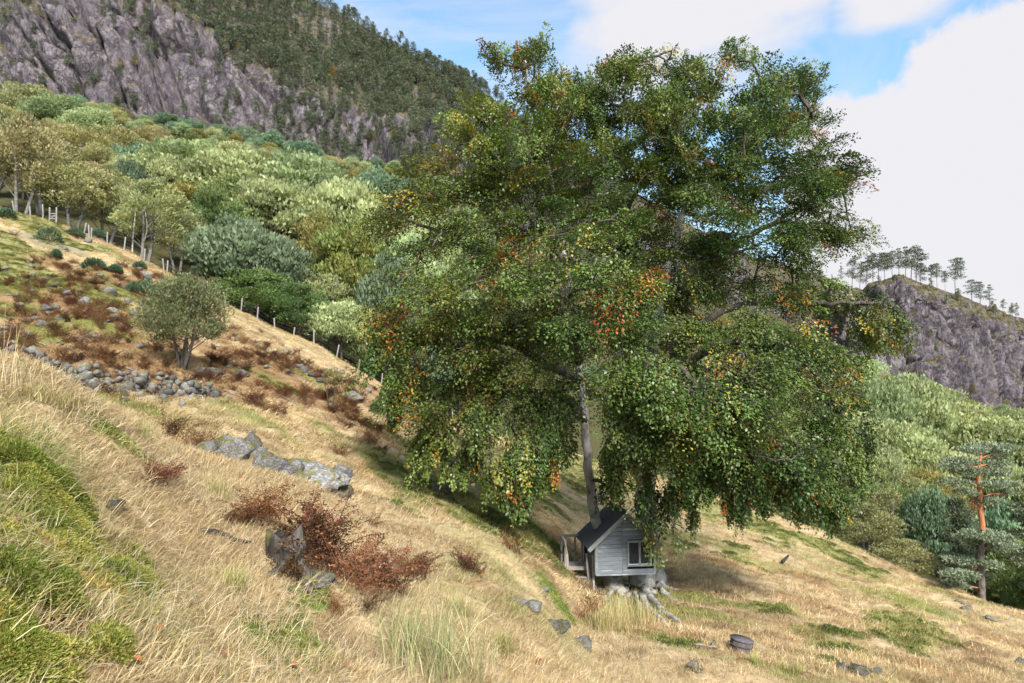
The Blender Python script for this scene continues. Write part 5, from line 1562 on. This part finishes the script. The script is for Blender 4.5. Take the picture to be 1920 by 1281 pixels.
def put_rock(meshes, px, py, wpx, label, group, hf=0.62, name='boulder', dmin=1.4, sink=0.36, cat='rock', stretch=None):
    p = hit(px, py, dmin)
    s = wpx / F * p[1] / 1.75 * (0.85 if name == 'boulder' else 1)
    o = link(name, meshes[srng.integers(len(meshes))], None, (p[0], p[1], p[2] + s * hf * (1 - 2 * sink)), (srng.uniform(-.3, .3), srng.uniform(-.3, .3), srng.uniform(0, 6.28) if stretch is None else srng.uniform(-.3, .3)),
             (s * (stretch or 1.0), s * srng.uniform(0.8, 1.1), s * hf))
    return tag(o, label, cat, group)


LABB = ('grey lichened boulder lying among the rust brown bracken above the stone wall', 'boulders above the stone wall')
for px, py, w in [(204, 552, 30), (154, 560, 22), (159, 572, 36), (210, 587, 30), (126, 553, 22), (80, 613, 30), (90, 583, 26), (13, 620, 28), (66, 600, 18), (217, 597, 24), (240, 570, 24), (262, 507, 20), (275, 520, 22), (262, 653, 24), (40, 575, 20), (110, 600, 16), (180, 600, 18), (30, 556, 16), (300, 660, 18), (150, 548, 16), (230, 540, 20), (190, 520, 18), (225, 615, 18), (50, 630, 20), (60, 548, 14), (250, 590, 16), (290, 610, 20), (120, 470, 14), (165, 455, 14)]:
    put_rock(ROCKS, px, py, w * srng.uniform(.85, 1.15), *LABB, dmin=30)
for px, py, w in [(452, 706, 28), (536, 663, 22), (570, 698, 30), (585, 706, 22), (560, 690, 18), (530, 675, 20), (545, 700, 18), (445, 640, 18), (640, 700, 18), (430, 690, 16), (500, 690, 16), (600, 715, 18), (690, 735, 18), (720, 752, 20), (745, 765, 20), (765, 775, 22), (790, 790, 18), (735, 775, 18), (705, 765, 22), (640, 745, 18), (480, 650, 14)]:
    put_rock(ROCKS, px, py, w, 'weathered grey rock on the open slope between stone wall and fence', 'rocks between wall and fence', dmin=26)
put_rock(BIGROCK, 660, 752, 46, 'broad grey boulder beside the thin sapling', None, 0.6, dmin=24)
put_rock(BIGROCK, 392, 706, 44, 'flat mossy boulder at the end of the dry stone wall', None, 0.55, dmin=24)
put_rock(BIGROCK, 832, 918, 46, 'dark low boulder under the hanging beech branches', None, 0.5, dmin=18)
OUT = [(388, 848, 44, .5), (412, 856, 30, .6), (440, 858, 54, .8), (462, 850, 46, .9), (480, 862, 40, .7), (512, 892, 66, .75), (496, 884, 36, .7), (545, 902, 70, .55), (590, 908, 90, .55), (628, 912, 56, .7), (640, 934, 44, .6), (560, 918, 60, .4), (612, 926, 50, .4), (530, 908, 40, .5), (425, 846, 30, .6)]
for px, py, w, hf in OUT:
    put_rock(BIGROCK, px, py, w, 'grey knobbly rock in the outcrop on the grassy shoulder', 'rocks of the outcrop on the shoulder', hf, name='rock', dmin=9.5, sink=0.3)
for px, py, w, lab in [(1573, 1256, 24, 'pale flat stone in the lower pasture by a moss patch'), (1612, 1262, 30, 'dark stone in the lower pasture below the moss'), (1642, 1260, 18, 'small grey stone beside the dark stone in the pasture'), (1855, 1163, 18, 'whitish stone on the pasture rim beyond the red stemmed pine'), (1800, 1133, 16, 'small stone at the foot of the red stemmed pine'), (1810, 1143, 18, 'grey stone just below the red stemmed pine'),
                       (1040, 1196, 44, 'flat grey slab sunk in grass below the little house'), (1000, 1172, 40, 'low rock edge in the grass left of the house tussocks'), (968, 1156, 30, 'narrow rock showing through grass on the near bank'), (1092, 1218, 44, 'dark weathered rock half buried in straw grass'), (212, 950, 30, 'dark pointed stone poking out of the moss bank'), (606, 1096, 34, 'bluish stone beside the rotten stump'), (1140, 1125, 20, 'pale stone under the treehouse floor'), (1125, 1112, 16, 'small stone beside the house steps'), (1150, 1134, 22, 'rounded stone among the beech roots'), (1305, 1256, 30, 'pale stone at the bottom of the slope near the tub'), (1915, 1246, 24, 'grey stone beside the brown hollow in the lower pasture'), (1016, 1106, 20, 'dark stone on top of the mossy hump by the steps')]:
    put_rock(BIGROCK, px, py, w, lab, None, 0.5, name='stone' if w < 25 else 'rock', dmin=1.4 if px < 700 else 8, sink=0.32)
for k in range(40):
    px, py = srng.uniform(-20, 330), srng.uniform(480, 650)
    if py < 470 + 0.45 * px: continue
    put_rock(ROCKS, px, py, srng.uniform(9, 20), *LABB, dmin=28)
# dry stone wall
wall = None
wl = [(-60, 690), (0, 696), (80, 706), (150, 722), (220, 735), (300, 742), (360, 745), (408, 738)]
hgts = [1.0, 1.15, 1.05, .85, .8, .8, .75, .5]
wp = np.array([hit(a, c, 20) for a, c in wl])
wt = np.linspace(0, len(wl) - 1, 64)
wpp = pchip(np.arange(len(wl)), wp, wt); wh_ = np.interp(wt, np.arange(len(wl)), hgts)
wall = thing('dry_stone_wall', 'tumbled mossy dry stone wall crossing the slope below the round bush', 'wall', tuple(wpp[32]))
nst = 0
for i, p in enumerate(wpp):
    rows = int(wh_[i] / 0.22 + srng.uniform(0, 0.9))
    for k in range(rows):
        if srng.uniform() < 0.10: continue
        s = (srng.uniform(0.13, 0.24) if srng.uniform() < .55 else srng.uniform(.08, .14)) * (1.1 - 0.06 * k)
        q = p + np.array([srng.normal(0, .10), srng.normal(0.06 * k, .10), 0])
        q[2] = ground(q[0], q[1]) + 0.02 + k * 0.19 + srng.normal(0, 0.04)
        link('stone', STONES[srng.integers(8)], wall, tuple(q - wpp[32]), tuple(srng.uniform(-1, 1, 3) * np.array([.6, .6, 3])), (s * srng.uniform(.8, 1.5), s * srng.uniform(.8, 1.2), s * srng.uniform(.7, 1.05)))
        nst += 1
for k in range(60):           # spill at the wall's foot
    i = srng.integers(64); p = wpp[i] + np.array([srng.normal(0.1, .5), -abs(srng.normal(0, 1.1)), 0])
    s = srng.uniform(.07, .18); p[2] = ground(p[0], p[1]) + s * .3
    link('stone', STONES[srng.integers(8)], wall, tuple(p - wpp[32]), tuple(srng.uniform(-1, 1, 3)), (s * 1.3, s, s * .8)); nst += 1

# ------------------------------------------------------------------ fence, gate
m_post = bark_mat('silvered_post', [(0.3, (0.14, 0.127, 0.115)), (0.6, (0.27, 0.25, 0.23)), (0.8, (0.38, 0.36, 0.34))], 12, 0.2, 0.5)
m_wire, b = mat('fence_wire'); b.out(b.bsdf((0.25, 0.25, 0.25), 0.5, 0.5))


def on_fence(px, back=2.5):
    D = 65.0
    for _ in range(3):
        D = float(edge_depth(np.array((px - CX) / F * D), np.array(D))) - back
    x_ = (px - CX) / F * D
    return np.array([x_, D, ground(x_, D)])


def post_mesh(h, r, seed):
    a = Acc(); t = np.linspace(0, 1, 6)
    a.tube(np.stack([0.02 * np.sin(t * 4 + seed), 0.02 * np.cos(t * 3 + seed), -0.3 + t * (h + 0.3)], 1), r * (1 - 0.15 * t), 7, rough=.08, seed=seed)
    return a.mesh('post', m_post)


PM = [post_mesh(1.25, 0.075, i) for i in range(4)]
f0 = on_fence(300)
fence = thing('wire_fence', 'sheep fence of silvered posts along the wood edge', 'fence', tuple(f0))
FPX = [-30, 10, 41, 65, 145, 156, 160, 191, 223, 262, 300, 306, 345, 385, 420, 448, 480, 514, 549, 588, 630, 672, 715, 760, 800, 850, 900, 950, 1000]
tops = []
for k, px in enumerate(FPX):
    p = on_fence(px)
    link('post', PM[k % 4], fence, tuple(p - f0), (srng.normal(0, .08), srng.normal(0, .10), k), (1, 1, srng.uniform(.85, 1.15)))
    tops.append(p - f0)
for hh in (0.4, 0.75, 1.08):
    a = Acc(); a.tube(np.array(tops) + np.array([0, 0, hh]), 0.0025, 4, cap=False)
    link('wire', a.mesh('wire', m_wire), fence)
g = on_fence(84)
gate = thing('stile', 'small wooden stile of two posts and crossbars in the fence', 'stile', tuple(g))
for dx in (-.33, .33):
    link('post', PM[0], gate, (dx, 0, 0), (0, 0, 0), (1.1, 1.1, 1.1))
for hh in (.25, .5, .75):
    board('step_bar', (0, -.05, hh), (.66, .05, .08), m_post, gate)
rail('brace', (-.3, .02, .1), (.3, .02, .8), (.04, .06), gate)

# ------------------------------------------------------------------ bushes on the slope
def bush(px, py, ytop, wpx, label, cols, n_cl, n_lf, leaf, seed, name, cat='bush', dmin=24, stems=5, feather=0.3, zlo=0.25, D=None, airy=.6, bark=None):
    p = hit(px, py, dmin)
    h = P(px, ytop, p[1])[2] - p[2]; w = wpx / F * p[1]
    tr, cr = tree_proto(name, seed, w * 10 / h, cols, n_cl, n_lf, leaf * 10 / h, bark or m_dark_bark, feather, airy, zlo, stems=stems)
    t = thing(name, label, cat, tuple(p))
    t.scale = (h / 10,) * 3
    link('trunk', tr, t); link('crown', cr, t)
    return t


bush(340, 692, 508, 175, 'round grey green bushy tree standing alone above the stone wall', [(0.20, 0.20, 0.095), (0.23, 0.235, 0.12), (0.165, 0.175, 0.075)], 120, 105, 0.13, 601, 'round_bush_tree', 'tree', 26, 5, airy=.9, zlo=.14, feather=.5)
bush(622, 762, 688, 44, 'thin leaning sapling on the slope beside the broad boulder', [(0.17, 0.17, 0.07), (0.21, 0.19, 0.08)], 22, 60, 0.10, 602, 'sapling', 'tree', 24, 2, zlo=.4)
JUN = [(92, 455, 428, 40), (140, 445, 431, 30), (176, 505, 488, 36), (250, 550, 533, 22), (273, 555, 526, 28), (216, 512, 500, 22), (262, 505, 495, 20), (182, 445, 432, 26), (800, 790, 768, 26), (14, 408, 394, 26), (106, 485, 470, 14), (710, 775, 755, 26)]
for k, (px, py, yt, w) in enumerate(JUN):
    p = hit(px, py, 30); h = P(px, yt, p[1])[2] - p[2]; w_ = w / F * p[1]
    r3 = np.random.default_rng(620 + k)
    n = 1400
    d = rnd_unit(r3, n); d[:, 2] = abs(d[:, 2])
    lump = 0.75 + 0.5 * fbm(d[:, 0] * 2.5 + k * 3, d[:, 1] * 2.5 + d[:, 2], 3, k)
    pos = d * np.array([w_ / 2, w_ / 2, max(h, .5)]) * (lump * r3.uniform(.6, 1, n) ** .4)[:, None]
    ax = d + np.array([0, 0, .7]) + r3.normal(0, .35, (n, 3)); ls = .22 * r3.uniform(.6, 1.3, n)
    v, q = leaf_quads(pos, ax, r3.normal(size=(n, 3)), ls, ls * .25)
    t = thing('juniper_bush', 'low dark green juniper bush on the upper slope', 'bush', tuple(p), 0, 'juniper bushes on the upper slope')
    link('foliage', np_mesh('foliage', v, q, m_needle, False, face_col=np.array([(.065, .11, .055), (.09, .14, .08), (.05, .09, .045)])[r3.integers(3, size=n)] * r3.uniform(.7, 1.3, (n, 1))), t)
    a = Acc()
    for s in range(4): a.tube([(0, 0, -.1), d[s] * np.array([w_ * .3, w_ * .3, h * .6])], [.03, .01], 4)
    link('stem', a.mesh('stem', m_dark_bark), t)


# ------------------------------------------------------------------ dead bracken
def bracken_proto(seed, cols, nf=22, hgt=0.6, spread=0.5):
    rng = np.random.default_rng(seed)
    vs, qs, fcs, n0 = [], [], [], 0
    acc = Acc()
    for f in range(nf):
        az = rng.uniform(0, 6.28); le = rng.uniform(0.25, 1.0) * spread; h = hgt * rng.uniform(.55, 1.1)
        t = np.linspace(0, 1, 7)
        b0 = rng.normal(0, .09, 2)
        bend = rng.uniform(0, .45)
        path = np.stack([b0[0] + math.cos(az) * le * t ** 1.6, b0[1] + math.sin(az) * le * t ** 1.6, h * (t - bend * t ** 3) - .04], 1)
        acc.tube(path, np.linspace(.006, .0015, 7), 3, cap=False)
        n = 92
        u = rng.uniform(.22, 1, n)
        base = np.stack([np.interp(u, t, path[:, k]) for k in range(3)], 1)
        sd = np.where(rng.uniform(size=n) < .5, 1, -1)
        side = np.stack([-math.sin(az) * sd, math.cos(az) * sd, -.35 + 0 * sd], 1)
        ln = .15 * (1.15 - u) * rng.uniform(.5, 1.3, n) + .02
        pos = base + side * (rng.uniform(0, 1, n) * ln)[:, None] * .8
        ax = side * .7 + rng.normal(0, .5, (n, 3)); ax[:, 2] += .15
        ls = rng.uniform(.012, .036, n)
        v, q = leaf_quads(pos, ax, rng.normal(size=(n, 3)), ls, ls * .42, .5)
        vs.append(v); qs.append(q + n0); n0 += len(v)
        fcs.append(np.array(cols[rng.integers(len(cols))]) * rng.uniform(.55, 1.35, (n, 1)))
    sv, sq = np.concatenate(acc.v), np.concatenate(acc.q)
    v = np.vstack([np.concatenate(vs), sv]); q = np.vstack([np.concatenate(qs), sq + n0])
    fc = np.vstack([np.concatenate(fcs), np.tile(np.array(cols[0]) * .9, (len(sq), 1))])
    return np_mesh('bracken', v, q, m_fern, False, face_col=fc)


RED = [(.15, .05, .024), (.20, .075, .034), (.095, .035, .02)]; DRK = [(.085, .038, .022), (.12, .055, .03), (.055, .026, .016)]; TAN = [(.22, .115, .05), (.19, .09, .042), (.25, .14, .068)]
BRK = dict(red=[bracken_proto(700 + i, RED) for i in range(3)], dark=[bracken_proto(710 + i, DRK) for i in range(3)], tan=[bracken_proto(720 + i, TAN) for i in range(3)])
BRL = dict(red='red brown dead bracken clump in the straw grass', dark='dark brown withered bracken clump near the rotten stump', tan='tan orange dead bracken clump in the near grass')
for kd, px, py, hp_ in [('red', 300, 908, 55), ('red', 322, 905, 40), ('dark', 285, 912, 30), ('red', 470, 980, 70), ('red', 500, 975, 80), ('dark', 455, 985, 45), ('dark', 575, 1040, 110), ('dark', 600, 1050, 120), ('red', 590, 1010, 90), ('dark', 565, 1075, 80), ('tan', 650, 1100, 110), ('tan', 675, 1110, 120), ('tan', 690, 1125, 70), ('dark', 715, 1105, 70), ('dark', 735, 1115, 60), ('red', 700, 1080, 70), ('tan', 755, 1085, 60), ('dark', 775, 1080, 60), ('tan', 790, 1085, 50), ('dark', 872, 1068, 48), ('dark', 885, 1074, 36), ('dark', 545, 1090, 70), ('tan', 625, 1150, 50), ('dark', 900, 1080, 24), ('red', 1110, 1150, 40), ('tan', 1090, 1165, 36), ('red', 430, 985, 36), ('dark', 690, 1150, 40)]:
    p = hit(px, py); s = hp_ / F * p[1] / .55
    tag(link('bracken_clump', BRK[kd][srng.integers(3)], None, tuple(p), (0, 0, srng.uniform(0, 6.28)), (s * 1.15, s * 1.15, s)), BRL[kd], 'bracken', {'red': 'red bracken clumps', 'dark': 'dark bracken clumps', 'tan': 'tan bracken clumps'}[kd])
x, y, rng = place(2600, 9, 9, 64, 0.5, (-60, 1000))
mk = cover_masks(x, y)
keep = (pmax(RUST, x, y) * 0.75 + 0.05 * (fbm(x * .3, y * .3, 3, 3) > .55) > rng.uniform(size=len(x))) & (mk['forest'] < .3)
x, y = x[keep], y[keep]
rt = surf_frames(x, y, rng, 0.1, 0.3)
m_fern_i = leaf_mat('bracken_litter', trans=0.15, rough=0.8, spec=0.1, inst=True)
lit = []
for mset in ('red', 'dark', 'tan'):
    c_ = BRK[mset][0].copy(); c_.name = 'bracken_litter'; c_.materials.clear(); c_.materials.append(m_fern_i); lit.append(c_)
o = scatter('bracken_litter', np.stack([x, y, H(x, y)], 1), rt, rng.uniform(.6, 1.3, len(x)), rng.uniform(.45, 0.95, (len(x), 1)) * np.array([[1, 1.05, 1.05]]), lit)
tag(o, 'rust brown withered bracken spread over the far slope', 'bracken', kind='stuff')

# ------------------------------------------------------------------ rushes and tall tufts
m_blade = leaf_mat('rush_blade', trans=.2, rough=.6, spec=.2, var=.1)


def tuft(px, py, hpx, label, cols, n, wid, lean, spread, seed, name='grass_tuft', dmin=1.4, group=None, rad=.12, cat='grass'):
    p = hit(px, py, dmin); L = hpx / F * p[1]
    me = blade_proto(name, n, L, wid, lean, spread, seed, cols, rad * L / .5, 4, m_blade)
    return tag(link(name, me, None, tuple(p), (0, 0, srng.uniform(0, 6.28))), label, cat, group)


RUSH = [(.24, .25, .11), (.33, .31, .15), (.18, .20, .09), (.46, .39, .21)]
YG = [(.42, .35, .17), (.5, .40, .21), (.34, .32, .12), (.28, .29, .10)]
tuft(790, 1240, 150, 'large grey green rush tussock fanning out over the near slope', RUSH, 420, .006, .55, 3.0, 801, 'rush_tussock', rad=.2)
tuft(735, 1225, 110, 'smaller grey green rush tussock beside the large one', RUSH, 220, .006, .6, 3.0, 802, 'rush_tussock', rad=.2)
tuft(840, 1270, 90, 'low rush tuft at the lower side of the large tussock', RUSH, 180, .006, .7, 3.0, 803, 'rush_tussock', rad=.2)
for k, (px, py, h) in enumerate([(1150, 1168, 60), (1170, 1165, 62), (1190, 1160, 50), (1130, 1172, 50), (1110, 1180, 44), (1210, 1166, 36), (1160, 1185, 44), (1185, 1178, 40)]):
    tuft(px, py, h, 'tall yellow green grass tuft in front of the treehouse roots', YG, 190, .013, .35, 2.0, 810 + k, dmin=8, group='tall tufts below the treehouse', rad=.15)
for k, (px, py, h) in enumerate([(1465, 1262, 26), (1492, 1262, 26), (940, 1220, 44), (1415, 1246, 24)]):
    tuft(px, py, h, 'upright green grass tuft in the low pasture', YG[2:], 130, .012, .4, 3.0, 830 + k, dmin=4, group='upright tufts in the low pasture', rad=.12)
for k, (px, py, h) in enumerate([(8, 735, 190), (22, 745, 150), (40, 752, 100), (-8, 730, 170)]):
    tuft(px, py, h, 'long bleached grass stems rising from the near ridge', [(.62, .53, .36), (.55, .45, .27)], 9, .0045, .28, 3.0, 840 + k, group='long stems on the near ridge', rad=.03)
for k, (px, py, h) in enumerate([(60, 745, 50), (110, 760, 46), (330, 800, 40), (260, 815, 40), (180, 770, 36), (460, 800, 26), (715, 790, 26), (560, 770, 20), (400, 930, 60), (860, 1150, 50), (430, 1100, 60)]):
    tuft(px, py, h, 'olive tinted coarse grass tuft on the slope', [(.36, .33, .14), (.42, .36, .17), (.3, .28, .11)], 170, .007, .55, 3.0, 850 + k, group='coarse tufts on the slope', rad=.14)

# ------------------------------------------------------------------ stump, logs, branches, tub, leaves
m_rot = bark_mat('rotten_wood', [(0.32, (0.018, 0.016, 0.014)), (0.55, (0.09, 0.078, 0.066)), (0.75, (0.20, 0.185, 0.165)), (0.88, (0.32, 0.30, 0.27))], 9, 0.18, 1.0, (0.15, 0.15, 0.045), bdist=.04)
m_char = bark_mat('charred_wood', [(0.3, (0.012, 0.012, 0.013)), (0.6, (0.045, 0.044, 0.046)), (0.8, (0.11, 0.105, 0.1))], 14, 0.3, 0.8)
m_stick = bark_mat('bleached_stick', [(0.3, (0.10, 0.085, 0.07)), (0.6, (0.28, 0.25, 0.21)), (0.8, (0.45, 0.42, 0.37))], 10, 0.4, 0.5)
p = hit(548, 1062)
stump = thing('rotten_stump', 'rotten grey stump with jagged top beside the dark bracken', 'stump', tuple(p))
a = Acc(); t = np.linspace(0, 1, 10)
th = np.linspace(0, 2 * np.pi, 26, endpoint=False)
a.tube(np.stack([-.07 * t, 0 * t, -.15 + .40 * t], 1), .135 + .07 * np.exp(-t * 3.2) - 0.015 * t, 26, lobes=(5, .10 + .16 * np.exp(-t * 3)), seed=2, rough=.09)
v = np.concatenate(a.v)
ang_ = np.arctan2(v[:, 1], v[:, 0])
v[:, 2] += np.clip((v[:, 2]) / .2, 0, 1) * (.04 * np.sin(ang_ * 2 + 1) + .02 * np.sin(ang_ * 5 + 2) + .01 * np.sin(ang_ * 11))
v[-1, 2] -= .10
a.v = [v]
link('trunk', a.mesh('trunk', m_rot, False), stump)
for k, (az, ln) in enumerate([(-.9, .42), (-1.7, .38), (-.3, .45), (2.6, .3)]):
    a = Acc(); u = np.linspace(0, 1, 7)
    xy = np.stack([np.cos(az) * (.1 + ln * u), np.sin(az) * (.1 + ln * u)], 1)
    zz = [ground(p[0] + q_[0], p[1] + q_[1]) - p[2] for q_ in xy]
    a.tube(np.column_stack([xy, np.array(zz) + .04 * (1 - u) ** 2 - .005]), .04 * (1 - u) + .01, 8, rough=.2, seed=k)
    link('root', a.mesh('root', m_rot, False), stump)
p = hit(566, 1088); a = Acc(); a.tube([(-.05, .02, .24), (-.02, 0, .14), (.03, -.02, .04), (.06, -.04, -.05)], [.022, .034, .04, .034], 7, rough=.25, seed=9)
tag(link('wood_slab', a.mesh('wood_slab', m_rot, False), None, tuple(p)), 'leaning slab of rotten wood at the stump foot', 'wood')


def log(px0, py0, px1, py1, r, label, m, name='log', group=None, lift=.5, dmin=1.4, sides=8, cat='log'):
    A, B = hit(px0, py0, dmin), hit(px1, py1, dmin)
    t = np.linspace(0, 1, 9)[:, None]
    pp = A * (1 - t) + B * t
    pp += np.sin(t * srng.uniform(3, 7)) * np.array([.03, .02, .02]) * np.linalg.norm(B - A) * srng.uniform(-1, 1)
    pp[:, 2] = np.maximum(pp[:, 2], [ground(q_[0], q_[1]) for q_ in pp]) + r * lift
    a = Acc(); a.tube(pp - A, r * np.linspace(1, .6, 9), sides, rough=.12, seed=int(px0))
    return tag(link(name, a.mesh(name, m, False), None, tuple(A)), label, cat, group)


log(378, 1003, 428, 1008, .030, 'short charred black log lying in the grass left of the stump', m_char)
log(430, 1012, 470, 1020, .018, 'charred stick continuing from the black log', m_char, 'stick', cat='stick')
log(355, 868, 412, 886, .04, 'grey dead branch lying against the outcrop', m_stick, 'branch', dmin=9, cat='branch')
log(385, 850, 430, 892, .05, 'stripped log leaning down beside the outcrop rocks', m_stick, 'log', dmin=9)
for k, (x0, y0, x1, y1) in enumerate([(105, 645, 145, 632), (148, 632, 165, 652), (95, 690, 128, 672), (118, 668, 140, 684), (130, 655, 150, 680), (440, 805, 480, 812), (590, 870, 630, 884), (660, 880, 690, 892), (520, 740, 560, 760), (600, 775, 625, 800), (325, 815, 350, 820), (420, 735, 450, 745), (165, 525, 215, 532), (200, 532, 240, 540), (130, 505, 150, 498), (60, 640, 90, 650), (355, 700, 385, 735), (575, 765, 600, 775), (480, 680, 510, 690), (235, 690, 262, 700), (545, 820, 580, 826), (500, 800, 530, 806), (640, 790, 668, 800), (1340, 1205, 1330, 1225), (1445, 1198, 1480, 1212), (1300, 1210, 1345, 1216), (690, 720, 712, 735)]):
    log(x0, y0, x1, y1, .035 if y0 < 760 else .025, 'bleached dead stick lying on the slope', m_stick, 'fallen_stick', 'bleached sticks on the slope', dmin=12, sides=5, cat='stick')
log(1468, 1062, 1478, 1050, .09, 'small dark broken stub in the pasture right of the house', m_char, 'broken_stub', dmin=20, cat='stump', lift=1.5)

p = hit(1388, 1226, 10)
tub = thing('wooden_tub', 'dark weathered wooden tub half sunk in the pasture', 'tub', tuple(p), 0.3)
tub.rotation_euler = (R(3), R(9), .3)
m_tub = wood_mat('tub_wood', (0.05, 0.045, 0.045), (0.11, 0.10, 0.105), (0.2, 0.185, 0.19), 2, along=2)
m_hoop, b = mat('rusty_hoop'); b.out(b.bsdf(b.ramp(b.noise(20, 5, .6, b.coord('Object')), [(0.3, (.03, .022, .02)), (.7, (.12, .07, .05))]), .8, .3))
for k in range(16):
    az = k * math.tau / 16
    board('stave', (.215 * math.cos(az), .215 * math.sin(az), .10), (.03, .086, .34 + .03 * math.sin(k * 2.3)), m_tub, tub, (0, R(4), az))
for zz in (.0, .16):
    a = Acc(); aa = np.linspace(0, math.tau, 25)
    a.tube(np.stack([(.236 + .05 * zz) * np.cos(aa), (.236 + .05 * zz) * np.sin(aa), 0 * aa + zz], 1), .012, 6, cap=False)
    link('hoop', a.mesh('hoop', m_hoop), tub)
a = Acc(); a.tube([(0, 0, .265), (0, 0, .29)], .255, 24); link('lid', a.mesh('lid', m_tub, False), tub)

m_fallen, b = mat('fallen_beech_leaf')
info = b.n('ShaderNodeObjectInfo')
n = b.noise(30, 4, .6, b.coord('Object'))
lc = b.ramp(info.outputs['Random'], [(0, (.20, .06, .022)), (.5, (.28, .10, .035)), (1, (.24, .13, .075))])
b.out(b.bsdf(b.mix(b.ramp(n, [(.45, 0), (.7, .6)]), lc, (.18, .06, .03)), .6, .3))
gx_, gy_ = np.meshgrid(np.linspace(-1, 1, 7), np.linspace(0, 1, 9), indexing='ij')
wv = np.sin(np.pi * gy_ ** .85) * .33 + .004
lv = np.stack([gx_ * wv, gy_ - .5, .22 * (gx_ * wv) ** 2 * 4 + .10 * np.sin(gy_ * 3.1) + .02 * np.sin(gy_ * 30)], -1).reshape(-1, 3)
iq = (np.arange(6)[:, None] * 9 + np.arange(8)[None]).ravel()
leaf_me = np_mesh('fallen_leaf', lv, np.stack([iq, iq + 9, iq + 10, iq + 1], 1), m_fallen, True)
for k, (px, py, w) in enumerate([(24, 985, 34), (22, 1000, 24), (268, 1188, 22), (298, 1200, 22), (235, 1236, 20), (255, 1260, 24), (130, 1264, 24), (550, 1262, 16), (648, 1262, 20), (408, 888, 12), (870, 1140, 12), (1010, 1250, 16), (760, 1180, 12), (520, 1130, 12), (700, 1240, 14), (1180, 1236, 10), (905, 1085, 10), (340, 1230, 18), (420, 1245, 16), (80, 1040, 18)]):
    p = hit(px, py)
    cs = w / F * p[1]
    lab = 'large curled orange beech leaf on the moss bank' if k == 0 else 'small fallen orange brown beech leaf in the grass'
    tag(link('fallen_leaf', leaf_me, None, (p[0], p[1], p[2] + (.045 if px < 330 else .04)), (R(-20) + srng.normal(0, .3), srng.normal(0, .5), srng.uniform(0, 6.28)), cs), lab, 'leaf', None if k == 0 else 'fallen beech leaves')
